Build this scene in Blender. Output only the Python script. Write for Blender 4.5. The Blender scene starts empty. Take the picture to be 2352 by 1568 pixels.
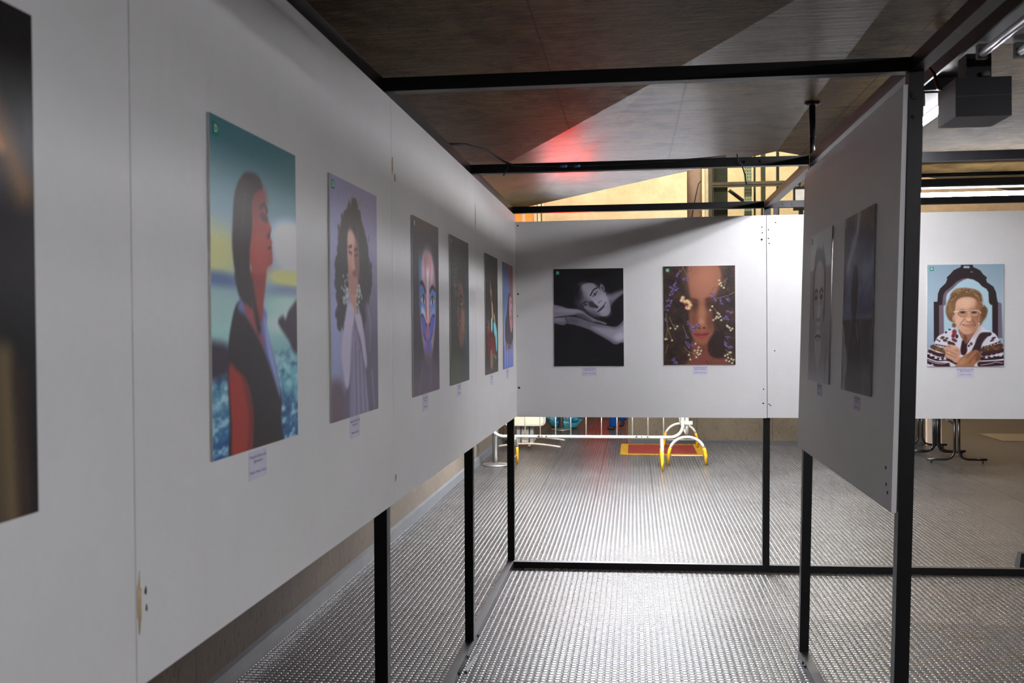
import bpy, bmesh, math, random
import numpy as np
from mathutils import Vector, Matrix
random.seed(7); RNG = np.random.default_rng(11)
PI = math.pi
EXPOSURE = 0.0
SC = bpy.context.scene
COL = SC.collection

# ------------------------------------------------------------------ mesh builder
class MB:
    def __init__(s):
        s.bm = bmesh.new()
    def hexa(s, p, mi=0):
        v = [s.bm.verts.new(q) for q in p]
        for f in ((3,2,1,0),(4,5,6,7),(0,1,5,4),(1,2,6,5),(2,3,7,6),(3,0,4,7)):
            fc = s.bm.faces.new([v[i] for i in f]); fc.material_index = mi
        return s
    def box(s, x0, x1, y0, y1, z0, z1, mi=0):
        return s.hexa([(x0,y0,z0),(x1,y0,z0),(x1,y1,z0),(x0,y1,z0),(x0,y0,z1),(x1,y0,z1),(x1,y1,z1),(x0,y1,z1)], mi)
    def lean(s, x0, k, w, y0, y1, z0, z1):            # post whose x grows with height
        a, b = x0 + k*z0, x0 + k*z1
        return s.hexa([(a,y0,z0),(a+w,y0,z0),(a+w,y1,z0),(a,y1,z0),(b,y0,z1),(b+w,y0,z1),(b+w,y1,z1),(b,y1,z1)])
    def tube(s, pts, r, seg=10, cap=True, mi=0):
        pts = [Vector(p) for p in pts]
        n = len(pts); rings = []
        rad = r if isinstance(r, (list, tuple)) else [r]*n
        t0 = (pts[1]-pts[0]).normalized()
        up = Vector((0,0,1)) if abs(t0.z) < .9 else Vector((1,0,0))
        nn = t0.cross(up).normalized()
        for i in range(n):
            t = (pts[min(i+1,n-1)]-pts[max(i-1,0)]).normalized()
            nn = (nn - t*nn.dot(t)).normalized(); b = t.cross(nn)
            rings.append([s.bm.verts.new(pts[i] + (nn*math.cos(2*PI*k/seg)+b*math.sin(2*PI*k/seg))*rad[i]) for k in range(seg)])
        for i in range(n-1):
            for k in range(seg):
                f = s.bm.faces.new((rings[i][k], rings[i][(k+1)%seg], rings[i+1][(k+1)%seg], rings[i+1][k])); f.smooth = True; f.material_index = mi
        if cap:
            f = s.bm.faces.new(rings[0][::-1]); f.material_index = mi
            f = s.bm.faces.new(rings[-1]); f.material_index = mi
        return s
    def lathe(s, c, prof, seg=32, mi=0):              # prof: (r, z) bottom to top
        rings = []
        for r, z in prof:
            rings.append([s.bm.verts.new((c[0]+r*math.cos(2*PI*k/seg), c[1]+r*math.sin(2*PI*k/seg), c[2]+z)) for k in range(seg)])
        for i in range(len(rings)-1):
            for k in range(seg):
                f = s.bm.faces.new((rings[i][k], rings[i][(k+1)%seg], rings[i+1][(k+1)%seg], rings[i+1][k])); f.smooth = True; f.material_index = mi
        s.bm.faces.new(rings[0][::-1]).material_index = mi; s.bm.faces.new(rings[-1]).material_index = mi
        return s
    def disc(s, c, axis, r, h, seg=16, mi=0):         # short cylinder along axis
        a = Vector(axis).normalized()
        return s.tube([Vector(c)-a*h/2, Vector(c)+a*h/2], r, seg, True, mi)
    def prism(s, poly, f, d, mi=0):                   # poly: 2-D list; f maps (a, b, depth) -> point
        A = [s.bm.verts.new(f(a, b, 0)) for a, b in poly]; B = [s.bm.verts.new(f(a, b, d)) for a, b in poly]
        n = len(poly)
        s.bm.faces.new(A).material_index = mi; s.bm.faces.new(B[::-1]).material_index = mi
        for i in range(n):
            s.bm.faces.new((A[i], B[i], B[(i+1)%n], A[(i+1)%n])).material_index = mi
        return s
    def bevel(s, w, seg=2):
        es = [e for e in s.bm.edges if len(e.link_faces) == 2 and e.calc_face_angle(0) > .5]
        bmesh.ops.bevel(s.bm, geom=es, offset=w, segments=seg, affect='EDGES', clamp_overlap=True)
        return s
    def build(s, name, mats, root=None, loc=None, fix=True):
        if fix: bmesh.ops.recalc_face_normals(s.bm, faces=s.bm.faces)
        me = bpy.data.meshes.new(name); s.bm.to_mesh(me); s.bm.free()
        return link(name, me, mats, root, loc)

def link(name, me, mats, root=None, loc=None):
    o = bpy.data.objects.new(name, me); COL.objects.link(o)
    for m in (mats if isinstance(mats, (list, tuple)) else [mats]): me.materials.append(m)
    if root is not None:
        w = Vector((0,0,0)); r = root
        while r is not None: w += r.location; r = r.parent
        me.transform(Matrix.Translation(-w)); o.parent = root
    else:
        if loc is None:
            n = len(me.vertices); co = np.empty(n*3); me.vertices.foreach_get('co', co); co = co.reshape(-1,3)
            mn, mx = co.min(0), co.max(0); loc = ((mn[0]+mx[0])/2, (mn[1]+mx[1])/2, mn[2])
        me.transform(Matrix.Translation(-Vector(loc))); o.location = loc
    return o
def thing(name, loc, label, cat, group=None):
    o = bpy.data.objects.new(name, None); COL.objects.link(o); o.location = loc; o.empty_display_size = .1
    return tag(o, label, cat, group)
def tag(o, label, cat, group=None, kind=None):
    o['label'] = label; o['category'] = cat
    if group: o['group'] = group
    if kind: o['kind'] = kind
    return o
def struct(o, label=None, cat=None):
    o['kind'] = 'structure'
    if label: o['label'] = label
    if cat: o['category'] = cat
    return o

# ------------------------------------------------------------------ materials
def lin(c): 
    c = np.asarray(c, float)/255.; return np.where(c <= .04045, c/12.92, ((c+.055)/1.055)**2.4)
def L4(c): return tuple(float(x) for x in lin(c)) + (1.,)
class N:
    def __init__(s, name):
        s.m = bpy.data.materials.new(name); s.m.use_nodes = True; s.t = s.m.node_tree; s.t.nodes.clear()
        s.out = s.n('ShaderNodeOutputMaterial'); s.co = None
    def n(s, t, **k):
        x = s.t.nodes.new(t)
        for a, b in k.items(): setattr(x, a, b)
        return x
    def l(s, a, b): s.t.links.new(a, b)
    def set(s, node, **k):
        for a, b in k.items():
            i = node.inputs[a.replace('_', ' ')]
            if hasattr(b, 'is_output') or isinstance(b, bpy.types.NodeSocket): s.l(b, i)
            else: i.default_value = b
        return node
    def coord(s, scale=(1,1,1), rot=(0,0,0)):
        tc = s.n('ShaderNodeTexCoord'); mp = s.n('ShaderNodeMapping'); s.l(tc.outputs['Object'], mp.inputs[0])
        mp.inputs['Scale'].default_value = scale; mp.inputs['Rotation'].default_value = rot; return mp.outputs[0]
    def math(s, op, a, b=None, c=None, clamp=False):
        x = s.n('ShaderNodeMath', operation=op); x.use_clamp = clamp
        for i, v in enumerate((a, b, c)):
            if v is None: continue
            if isinstance(v, bpy.types.NodeSocket): s.l(v, x.inputs[i])
            else: x.inputs[i].default_value = v
        return x.outputs[0]
    def noise(s, vec, scale, detail=4, rough=.55):
        x = s.n('ShaderNodeTexNoise'); s.l(vec, x.inputs['Vector']); x.inputs['Scale'].default_value = scale
        x.inputs['Detail'].default_value = detail; x.inputs['Roughness'].default_value = rough; return x.outputs['Fac']
    def ramp(s, fac, stops):
        x = s.n('ShaderNodeValToRGB'); s.l(fac, x.inputs[0]); e = x.color_ramp.elements
        while len(e) < len(stops): e.new(.5)
        for i, (p, c) in enumerate(stops): e[i].position = p; e[i].color = c if len(c) == 4 else tuple(c)+(1,)
        return x.outputs[0]
    def mix(s, fac, a, b, typ='MIX'):
        x = s.n('ShaderNodeMix', data_type='RGBA', blend_type=typ)
        for i, v in ((0, fac), (6, a), (7, b)):
            if isinstance(v, bpy.types.NodeSocket): s.l(v, x.inputs[i])
            else: x.inputs[i].default_value = v
        return x.outputs[2]
    def bump(s, h, strength=.3, dist=.01):
        x = s.n('ShaderNodeBump'); s.l(h, x.inputs['Height']); x.inputs['Strength'].default_value = strength
        x.inputs['Distance'].default_value = dist; return x.outputs[0]
    def pbr(s, col, rough=.5, metal=0., spec=.5, normal=None, **k):
        b = s.n('ShaderNodeBsdfPrincipled')
        for nm, v in (('Base Color', col), ('Roughness', rough), ('Metallic', metal), ('Specular IOR Level', spec)):
            if isinstance(v, bpy.types.NodeSocket): s.l(v, b.inputs[nm])
            else: b.inputs[nm].default_value = v
        if normal is not None: s.l(normal, b.inputs['Normal'])
        for a, v in k.items(): b.inputs[a.replace('_', ' ')].default_value = v
        s.l(b.outputs[0], s.out.inputs[0]); return s.m

def simple(name, rgb, rough=.5, metal=0., spec=.5, var=.12, scale=9., bump=.0):
    q = N(name); c = q.coord(); f = q.noise(c, scale, 5)
    a = lin(rgb)
    lo = tuple(np.clip(a*(1-var), 0, 1)) + (1,); hi = tuple(np.clip(a*(1+var), 0, 1)) + (1,)
    col = q.ramp(f, [(.3, lo), (.7, hi)])
    nrm = q.bump(q.noise(c, scale*14, 3), bump, .004) if bump else None
    return q.pbr(col, rough, metal, spec, nrm)
def emit(name, rgb, strength):
    q = N(name); e = q.n('ShaderNodeEmission'); e.inputs[0].default_value = L4(rgb); e.inputs[1].default_value = strength
    q.l(e.outputs[0], q.out.inputs[0]); return q.m

M = {}
def panel_mat():
    q = N('white_laminate'); c = q.coord()
    f = q.noise(c, 2.2, 5, .6); g = q.noise(c, 60, 2)
    col = q.ramp(f, [(.25, (.80,.795,.785)), (.75, (.86,.857,.85))])
    col = q.mix(.05, col, q.ramp(g, [(.3, (.6,.6,.6)), (.7, (1,1,1))]), 'MULTIPLY')
    return q.pbr(col, .5, 0, .25, q.bump(g, .03, .002))
M['panel'] = panel_mat()
M['black'] = simple('black_painted_steel', (19,19,21), .42, 0, .35, .25, 14, .06)
M['blackbox'] = simple('black_sheet_metal', (26,26,30), .5, 0, .35, .2, 10, .05)
M['edge'] = simple('foam_board_edge', (215,213,208), .7, 0, .2)
M['card'] = simple('lilac_paper', (222,219,238), .8, 0, .15, .04)
M['ink'] = simple('grey_ink', (62,58,74), .8, 0, .1)
M['green'] = simple('green_logo_ink', (18,150,118), .45, 0, .4, .05)
M['white'] = simple('white_ink', (235,240,238), .5, 0, .3, .03)
M['stain'] = simple('old_glue', (198,178,140), .8, 0, .1, .25, 40)
M['rust'] = simple('rusty_screw', (110,72,38), .7, .2, .3, .3, 60)
M['hole'] = simple('dark_screw_hole', (30,24,20), .9, 0, .1)
M['cream'] = simple('cream_enamel', (178,173,158), .35, 0, .5, .08, 12)
M['scuff'] = simple('black_scuff', (34,32,30), .8)
M['yellow'] = simple('yellow_paint', (196,150,16), .5, 0, .4, .2, 30)
M['steel'] = simple('brushed_steel', (176,174,170), .28, .95, .5, .12, 30)
M['steelbase'] = simple('worn_steel', (150,146,140), .4, .85, .5, .2, 18)
M['chrome'] = simple('caster_metal', (90,88,84), .4, .8)
M['greycol'] = simple('grey_plastic', (120,120,118), .5, 0, .4, .1)
M['darkgrey'] = simple('dark_grey_plastic', (60,60,60), .5, 0, .4, .1)
M['beige'] = simple('beige_enamel', (168,156,138), .4, 0, .5, .12)
M['boardc'] = simple('cream_board', (206,190,160), .5, 0, .4, .04)
M['tableblk'] = simple('black_tube_steel', (22,20,19), .25, .2, .6, .2, 20)
M['tabletop'] = simple('dark_laminate', (70,55,45), .4)
M['blue'] = simple('blue_denim', (20,74,150), .85, 0, .2, .2, 40)
M['navy'] = simple('navy_shirt', (30,38,60), .85, 0, .2, .15, 40)
M['skin'] = simple('skin', (176,128,102), .55, 0, .35, .06)
M['hair'] = simple('dark_hair', (36,26,22), .6, 0, .3, .3, 60)
M['shoe'] = simple('brown_shoe', (52,38,32), .5, 0, .4, .2)
M['redrub'] = simple('red_rubber', (100,36,30), .85, 0, .1, .16, 30, .2)
M['yellowmat'] = simple('yellow_mat_border', (136,102,22), .85, 0, .1, .2, 30)
M['paper'] = simple('white_paper', (228,226,220), .8, 0, .1, .04)
M['cable'] = simple('black_cable', (24,24,26), .5)
M['redcable'] = simple('dark_red_cable', (84,26,24), .5)
M['bluetape'] = simple('blue_tape', (60,110,170), .5)
M['conduit'] = simple('grey_conduit', (118,114,106), .45, .2)
M['innerblack'] = simple('matt_black_tray', (12,12,12), .9, 0, .05, .05)
M['tubeoff'] = simple('unlit_glass_tube', (206,208,214), .25, 0, .5, .03)
M['reflector'] = simple('grey_reflector', (126,126,128), .3, 0, .5, .03)
M['skirt'] = simple('grey_baseboard', (84,86,88), .45, 0, .5, .15, 8)
M['mull'] = simple('olive_metal_mullion', (92,86,70), .45, .3, .5, .15)
M['mulldark'] = simple('dark_shaft_panel', (66,66,58), .6, 0, .3, .15)
M['perf'] = simple('pale_green_rail', (196,200,176), .5, .1, .4, .12, 20)
M['ivory'] = simple('ivory_frame', (232,218,180), .5)
M['pinkcol'] = simple('cream_plaster', (226,200,176), .8, 0, .2, .1, 4)
M['orange'] = simple('orange_plaster', (232,166,84), .8, 0, .2, .06)
M['board'] = simple('white_notice', (226,228,230), .6)

def concrete(name, rgb, rough, spec, var=.35, sx=(1,1,1), streak=.25, bump=.25, seams=None, blot=0.):
    q = N(name); c = q.coord(); cs = q.coord(sx)
    a = lin(rgb)
    f1 = q.noise(c, .9, 6, .6); f2 = q.noise(cs, 7., 6, .65); f3 = q.noise(cs, 42., 3, .6)
    col = q.ramp(f1, [(.28, tuple(a*(1-var))), (.72, tuple(a*(1+var)))])
    col = q.mix(streak, col, q.ramp(f2, [(.3, (.35,.33,.30)), (.62, (1,1,1))]), 'MULTIPLY')
    if blot:
        f4 = q.noise(c, 2.6, 7, .7); col = q.mix(blot, col, q.ramp(f4, [(.36, (.42,.40,.36)), (.5, (1,1,1)), (.68, (1.25,1.2,1.12))]), 'MULTIPLY')
        f5 = q.noise(q.coord((1.4,9,1)), 9., 3, .6); col = q.mix(.75, col, q.ramp(f5, [(.30, (.28,.26,.23)), (.37, (1,1,1))]), 'MULTIPLY')
    pit = q.ramp(f3, [(.33, (.25,.24,.22)), (.42, (1,1,1))])
    col = q.mix(.55, col, pit, 'MULTIPLY')
    if seams:
        sep = q.n('ShaderNodeSeparateXYZ'); q.l(c, sep.inputs[0])
        tot = None
        for ax, off, per, w in seams:
            m = q.math('PINGPONG', q.math('SUBTRACT', sep.outputs[ax], off), per/2)
            m = q.math('LESS_THAN', m, w)
            tot = m if tot is None else q.math('MAXIMUM', tot, m)
        col = q.mix(q.math('MULTIPLY', tot, .55), col, (.02,.018,.015,1))
    h = q.math('ADD', q.math('MULTIPLY', f2, .7), q.math('MULTIPLY', f3, .35))
    r = q.math('ADD', q.math('MULTIPLY', f2, .25), rough-.12)
    return q.pbr(col, r, 0, spec, q.bump(h, bump, .02))
M['ceil'] = concrete('board_marked_concrete_ceiling', (118,98,64), .6, .08, .38, (1,4,1), .7, .5, [('X', .48, 1.5, .005), ('Y', 5.75, 2.4, .005)], 1.)
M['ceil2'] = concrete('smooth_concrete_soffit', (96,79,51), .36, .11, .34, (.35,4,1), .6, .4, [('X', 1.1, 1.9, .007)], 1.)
M['wallc'] = concrete('concrete_wall', (86,76,60), .7, .3, .25, (1,1,.4), .3, .25, [('X', 1.78, 1.1, .006)])
M['wallside'] = concrete('concrete_side_wall', (92,82,72), .7, .3, .25, (1,1,.35), .3, .25, [('Y', 2.05, 1.1, .004)])
def owall():
    q = N('yellow_plaster_wall'); c = q.coord(); f = q.noise(c, .7, 7, .65); g = q.noise(c, 5, 5, .7)
    col = q.ramp(f, [(.3, L4((206,182,146))), (.7, L4((228,208,174)))])
    col = q.mix(.25, col, q.ramp(g, [(.35, (.5,.42,.32)), (.6, (1,1,1))]), 'MULTIPLY')
    return q.pbr(col, .8, 0, .2, q.bump(g, .15, .03))
M['owall'] = owall()

def floor_mat():
    q = N('studded_rubber_tiles')
    tc = q.n('ShaderNodeTexCoord'); sep = q.n('ShaderNodeSeparateXYZ'); q.l(tc.outputs['Object'], sep.inputs[0])
    X, Y = sep.outputs[0], sep.outputs[1]
    P = .0353; T = .6
    fx = q.math('SUBTRACT', q.math('FRACT', q.math('DIVIDE', q.math('SUBTRACT', X, .44), P)), .5)
    fy = q.math('SUBTRACT', q.math('FRACT', q.math('DIVIDE', q.math('SUBTRACT', Y, 5.08), P)), .5)
    r = q.math('SQRT', q.math('ADD', q.math('MULTIPLY', fx, fx), q.math('MULTIPLY', fy, fy)))
    stud = q.math('SUBTRACT', 1., q.math('POWER', q.math('DIVIDE', r, .47), FL_POW), clamp=True)
    ix = q.math('DIVIDE', q.math('SUBTRACT', X, .44), T); iy = q.math('DIVIDE', q.math('SUBTRACT', Y, 5.08), T)
    jx = q.math('PINGPONG', ix, .5); jy = q.math('PINGPONG', iy, .5)
    joint = q.math('LESS_THAN', q.math('MINIMUM', jx, jy), .006)
    cmb = q.n('ShaderNodeCombineXYZ'); q.l(q.math('FLOOR', ix), cmb.inputs[0]); q.l(q.math('FLOOR', iy), cmb.inputs[1])
    wn = q.n('ShaderNodeTexWhiteNoise', noise_dimensions='2D'); q.l(cmb.outputs[0], wn.inputs['Vector'])
    c = q.coord(); dirt = q.noise(c, 1.1, 6, .6); fine = q.noise(c, 35, 4)
    col = q.ramp(dirt, [(.3, (.022,.021,.020)), (.7, (.045,.043,.041))])
    col = q.mix(joint, col, (.008,.007,.006,1))
    rough = q.math('ADD', q.math('ADD', q.math('MULTIPLY', dirt, .06), FL_ROUGH), q.math('MULTIPLY', q.math('SUBTRACT', wn.outputs['Value'], .5), .03))
    b1 = q.n('ShaderNodeBump'); b1.inputs['Strength'].default_value = FL_BUMP; b1.inputs['Distance'].default_value = FL_DIST
    stud = q.math('MULTIPLY', stud, q.math('SUBTRACT', 1., joint)); h = q.math('SUBTRACT', stud, q.math('MULTIPLY', joint, .4))
    q.l(h, b1.inputs['Height'])
    b2 = q.n('ShaderNodeBump'); b2.inputs['Strength'].default_value = .05; b2.inputs['Distance'].default_value = .01
    q.l(fine, b2.inputs['Height']); q.l(b1.outputs[0], b2.inputs['Normal'])
    top = q.n('ShaderNodeMapRange'); q.l(stud, top.inputs[0]); top.inputs[1].default_value = .1; top.inputs[2].default_value = .6; top.inputs[3].default_value = .22; top.inputs[4].default_value = 1.
    rough = q.math('ADD', rough, q.math('MULTIPLY', q.math('SUBTRACT', 1., top.outputs[0]), .3))
    return q.pbr(col, rough, 0, q.math('MULTIPLY', top.outputs[0], FL_SPEC), b2.outputs[0], IOR=1.72)
FL_ROUGH, FL_BUMP, FL_SPEC, FL_DIST, FL_POW = .22, 1., 1.0, .0040, 4.5
M['floor'] = floor_mat()
def glass_mat():
    q = N('clear_glass'); t = q.n('ShaderNodeBsdfTransparent'); t.inputs[0].default_value = (.9,.94,.9,1)
    g = q.n('ShaderNodeBsdfGlossy'); g.inputs['Roughness'].default_value = .03
    fr = q.n('ShaderNodeFresnel'); fr.inputs[0].default_value = 1.45
    x = q.n('ShaderNodeMixShader'); q.l(fr.outputs[0], x.inputs[0]); q.l(t.outputs[0], x.inputs[1]); q.l(g.outputs[0], x.inputs[2])
    q.l(x.outputs[0], q.out.inputs[0]); return q.m
M['glass'] = glass_mat()
def pot_mat():
    q = N('painted_pot'); c = q.coord((1,1,2.2)); f = q.noise(c, 6, 6, .7)
    col = q.ramp(f, [(.34, L4((8,60,120))), (.46, L4((24,120,150))), (.56, L4((90,190,200))), (.68, L4((190,214,180)))])
    return q.pbr(col, .2, 0, .6)
M['pot'] = pot_mat()
LAMP = 1.0
M['tube'] = emit('lit_tube', (250,249,255), 200*LAMP); M['tubewash'] = emit('lit_tube_wash', (250,249,255), 48*LAMP); M['tuberear'] = emit('lit_tube_rear', (250,249,255), 95*LAMP); M['tubefill'] = emit('lit_tube_fill', (250,249,255), 116*LAMP); M['tubeend'] = emit('lit_tube_end', (250,249,255), 75*LAMP)
M['tubefar'] = emit('lit_tube_far', (244,247,255), 105*LAMP); M['tubewall'] = emit('lit_wall_diffuser', (244,247,255), 46*LAMP)
M['tubewarm'] = emit('lit_warm_tube', (255,242,226), 430*LAMP)
M['redglow'] = emit('red_glow_face', (255,40,12), 20*LAMP); M['redheader'] = emit('red_lit_header', (255,34,10), 4*LAMP); M['redlight'] = emit('red_lit_sign', (255,30,8), .7*LAMP)
def print_mat(name, rough=.35, spec=.4, ior=1.5):
    q = N(name); a = q.n('ShaderNodeVertexColor'); a.layer_name = 'print'
    n = q.noise(q.coord(), 220, 2)
    return q.pbr(a.outputs[0], rough, 0, spec, q.bump(n, .02, .001), IOR=ior)
M['print'] = print_mat('satin_photo_print', .38, .4)
M['gloss'] = print_mat('glossy_photo_print', .32, .2, 1.15)

# ------------------------------------------------------------------ printed photographs (painted procedurally)
class Paint:
    """sRGB canvas of a 5:7 print; x runs 0..1, y runs 0..1 downwards."""
    def __init__(s, nx, ny, base):
        s.nx, s.ny = nx, ny
        s.X, s.Y = np.meshgrid((np.arange(nx)+.0)/(nx-1), (np.arange(ny)+.0)/(ny-1)*1.4)
        s.C = np.zeros((ny, nx, 3)) + np.asarray(base, float)
    def comp(s, a, col, sl=None):
        sl = sl or (slice(None), slice(None))
        a = a[..., None]; s.C[sl] = s.C[sl]*(1-a) + np.asarray(col, float)*a
    def vgrad(s, stops, x0=0., x1=1., soft=.02, a=1.):
        y = s.Y/1.4; ps = [p for p, _ in stops]
        g = np.stack([np.interp(y, ps, [c[i] for _, c in stops]) for i in range(3)], -1)
        m = s.sm(s.X, x0-soft, x0+soft)*(1-s.sm(s.X, x1-soft, x1+soft)) if (x0 > 0 or x1 < 1) else np.ones_like(s.X)
        if x0 <= 0: m = 1-s.sm(s.X, x1-soft, x1+soft) if x1 < 1 else m
        if x1 >= 1: m = s.sm(s.X, x0-soft, x0+soft) if x0 > 0 else m
        m = (m*a)[..., None]; s.C = s.C*(1-m)+g*m
    @staticmethod
    def sm(x, a, b):
        t = np.clip((x-a)/(b-a+1e-9), 0, 1); return t*t*(3-2*t)
    def noise(s, sx, sy, oct=3, seed=0):
        r = np.random.default_rng(seed); out = np.zeros_like(s.X); amp = 1; tot = 0
        for o in range(oct):
            gx, gy = int(sx*2**o)+2, int(sy*2**o)+2
            g = r.random((gy, gx)); u = s.X*(gx-1.001); v = s.Y/1.4*(gy-1.001)
            i, j = u.astype(int), v.astype(int); fu, fv = u-i, v-j; fu = fu*fu*(3-2*fu); fv = fv*fv*(3-2*fv)
            out += amp*((g[j,i]*(1-fu)+g[j,i+1]*fu)*(1-fv)+(g[j+1,i]*(1-fu)+g[j+1,i+1]*fu)*fv); tot += amp; amp *= .55
        return out/tot
    def smooth(s, pts, k=5):
        p = np.array(pts, float); n = len(p); out = []
        for i in range(n):
            a, b, c, d = p[i-1], p[i], p[(i+1) % n], p[(i+2) % n]
            for t in np.arange(k)/k:
                out.append(.5*((2*b)+(-a+c)*t+(2*a-5*b+4*c-d)*t*t+(-a+3*b-3*c+d)*t**3))
        return np.array(out)
    def poly(s, pts, col, soft=.012, a=1., sm=True, mod=None):
        p = s.smooth(pts) if sm else np.array(pts, float)
        p = p*np.array([1, 1.4]); m = soft*1.5
        i0 = max(0, int((p[:,0].min()-m)*(s.nx-1))); i1 = min(s.nx, int((p[:,0].max()+m)*(s.nx-1))+2)
        j0 = max(0, int((p[:,1].min()-m)/1.4*(s.ny-1))); j1 = min(s.ny, int((p[:,1].max()+m)/1.4*(s.ny-1))+2)
        if i1 <= i0 or j1 <= j0: return
        sl = (slice(j0,j1), slice(i0,i1)); x, y = s.X[sl], s.Y[sl]
        d2 = np.full(x.shape, 9.); ins = np.zeros(x.shape, bool)
        for q in range(len(p)):
            ax, ay = p[q]; bx, by = p[(q+1) % len(p)]
            ex, ey = bx-ax, by-ay; L = ex*ex+ey*ey+1e-12
            t = np.clip(((x-ax)*ex+(y-ay)*ey)/L, 0, 1)
            d2 = np.minimum(d2, (x-ax-t*ex)**2+(y-ay-t*ey)**2)
            cr = ((ay > y) != (by > y)) & (x < ex*(y-ay)/(ey+1e-12)+ax); ins ^= cr
        d = np.sqrt(d2)*np.where(ins, 1, -1)
        al = s.sm(d, -soft, soft)*a
        if mod is not None: al = al*mod[sl]
        s.comp(al, col, sl)
    def ell(s, cx, cy, rx, ry, col, rot=0., soft=.3, a=1.):
        R = max(rx, ry)*1.4*(1+soft)
        i0 = max(0, int((cx-R)*(s.nx-1))); i1 = min(s.nx, int((cx+R)*(s.nx-1))+2)
        j0 = max(0, int((cy*1.4-R)/1.4*(s.ny-1))); j1 = min(s.ny, int((cy*1.4+R)/1.4*(s.ny-1))+2)
        if i1 <= i0 or j1 <= j0: return
        sl = (slice(j0,j1), slice(i0,i1)); x, y = s.X[sl]-cx, s.Y[sl]-cy*1.4
        c, q = math.cos(math.radians(rot)), math.sin(math.radians(rot))
        u, v = (x*c+y*q)/rx, (-x*q+y*c)/(ry*1.4)
        s.comp((1-s.sm(np.sqrt(u*u+v*v), 1-soft, 1+soft))*a, col, sl)
    def line(s, pts, w, col, soft=.006, a=1.):
        p = np.array(pts, float)
        if len(p) > 2:
            q = [p[0]]
            for i in range(len(p)-1):
                A, B, C_, D = p[max(i-1,0)], p[i], p[i+1], p[min(i+2,len(p)-1)]
                for t in (.25,.5,.75,1.): q.append(.5*((2*B)+(-A+C_)*t+(2*A-5*B+4*C_-D)*t*t+(-A+3*B-3*C_+D)*t**3))
            p = np.array(q)
        p = p*np.array([1,1.4]); m = w+soft*2
        i0 = max(0, int((p[:,0].min()-m)*(s.nx-1))); i1 = min(s.nx, int((p[:,0].max()+m)*(s.nx-1))+2)
        j0 = max(0, int((p[:,1].min()-m)/1.4*(s.ny-1))); j1 = min(s.ny, int((p[:,1].max()+m)/1.4*(s.ny-1))+2)
        if i1 <= i0 or j1 <= j0: return
        sl = (slice(j0,j1), slice(i0,i1)); x, y = s.X[sl], s.Y[sl]; d2 = np.full(x.shape, 9.)
        for q in range(len(p)-1):
            ax, ay = p[q]; ex, ey = p[q+1]-p[q]; t = np.clip(((x-ax)*ex+(y-ay)*ey)/(ex*ex+ey*ey+1e-12), 0, 1)
            d2 = np.minimum(d2, (x-ax-t*ex)**2+(y-ay-t*ey)**2)
        s.comp((1-s.sm(np.sqrt(d2), w/2-soft, w/2+soft))*a, col, sl)
    def grain(s, amt, seed=1):
        r = np.random.default_rng(seed); s.C = s.C + (r.random(s.X.shape)[..., None]-.5)*amt
    def linear(s, gain):
        return np.clip(lin(np.clip(s.C, 0, 255))*gain, .004, .92)

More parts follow.
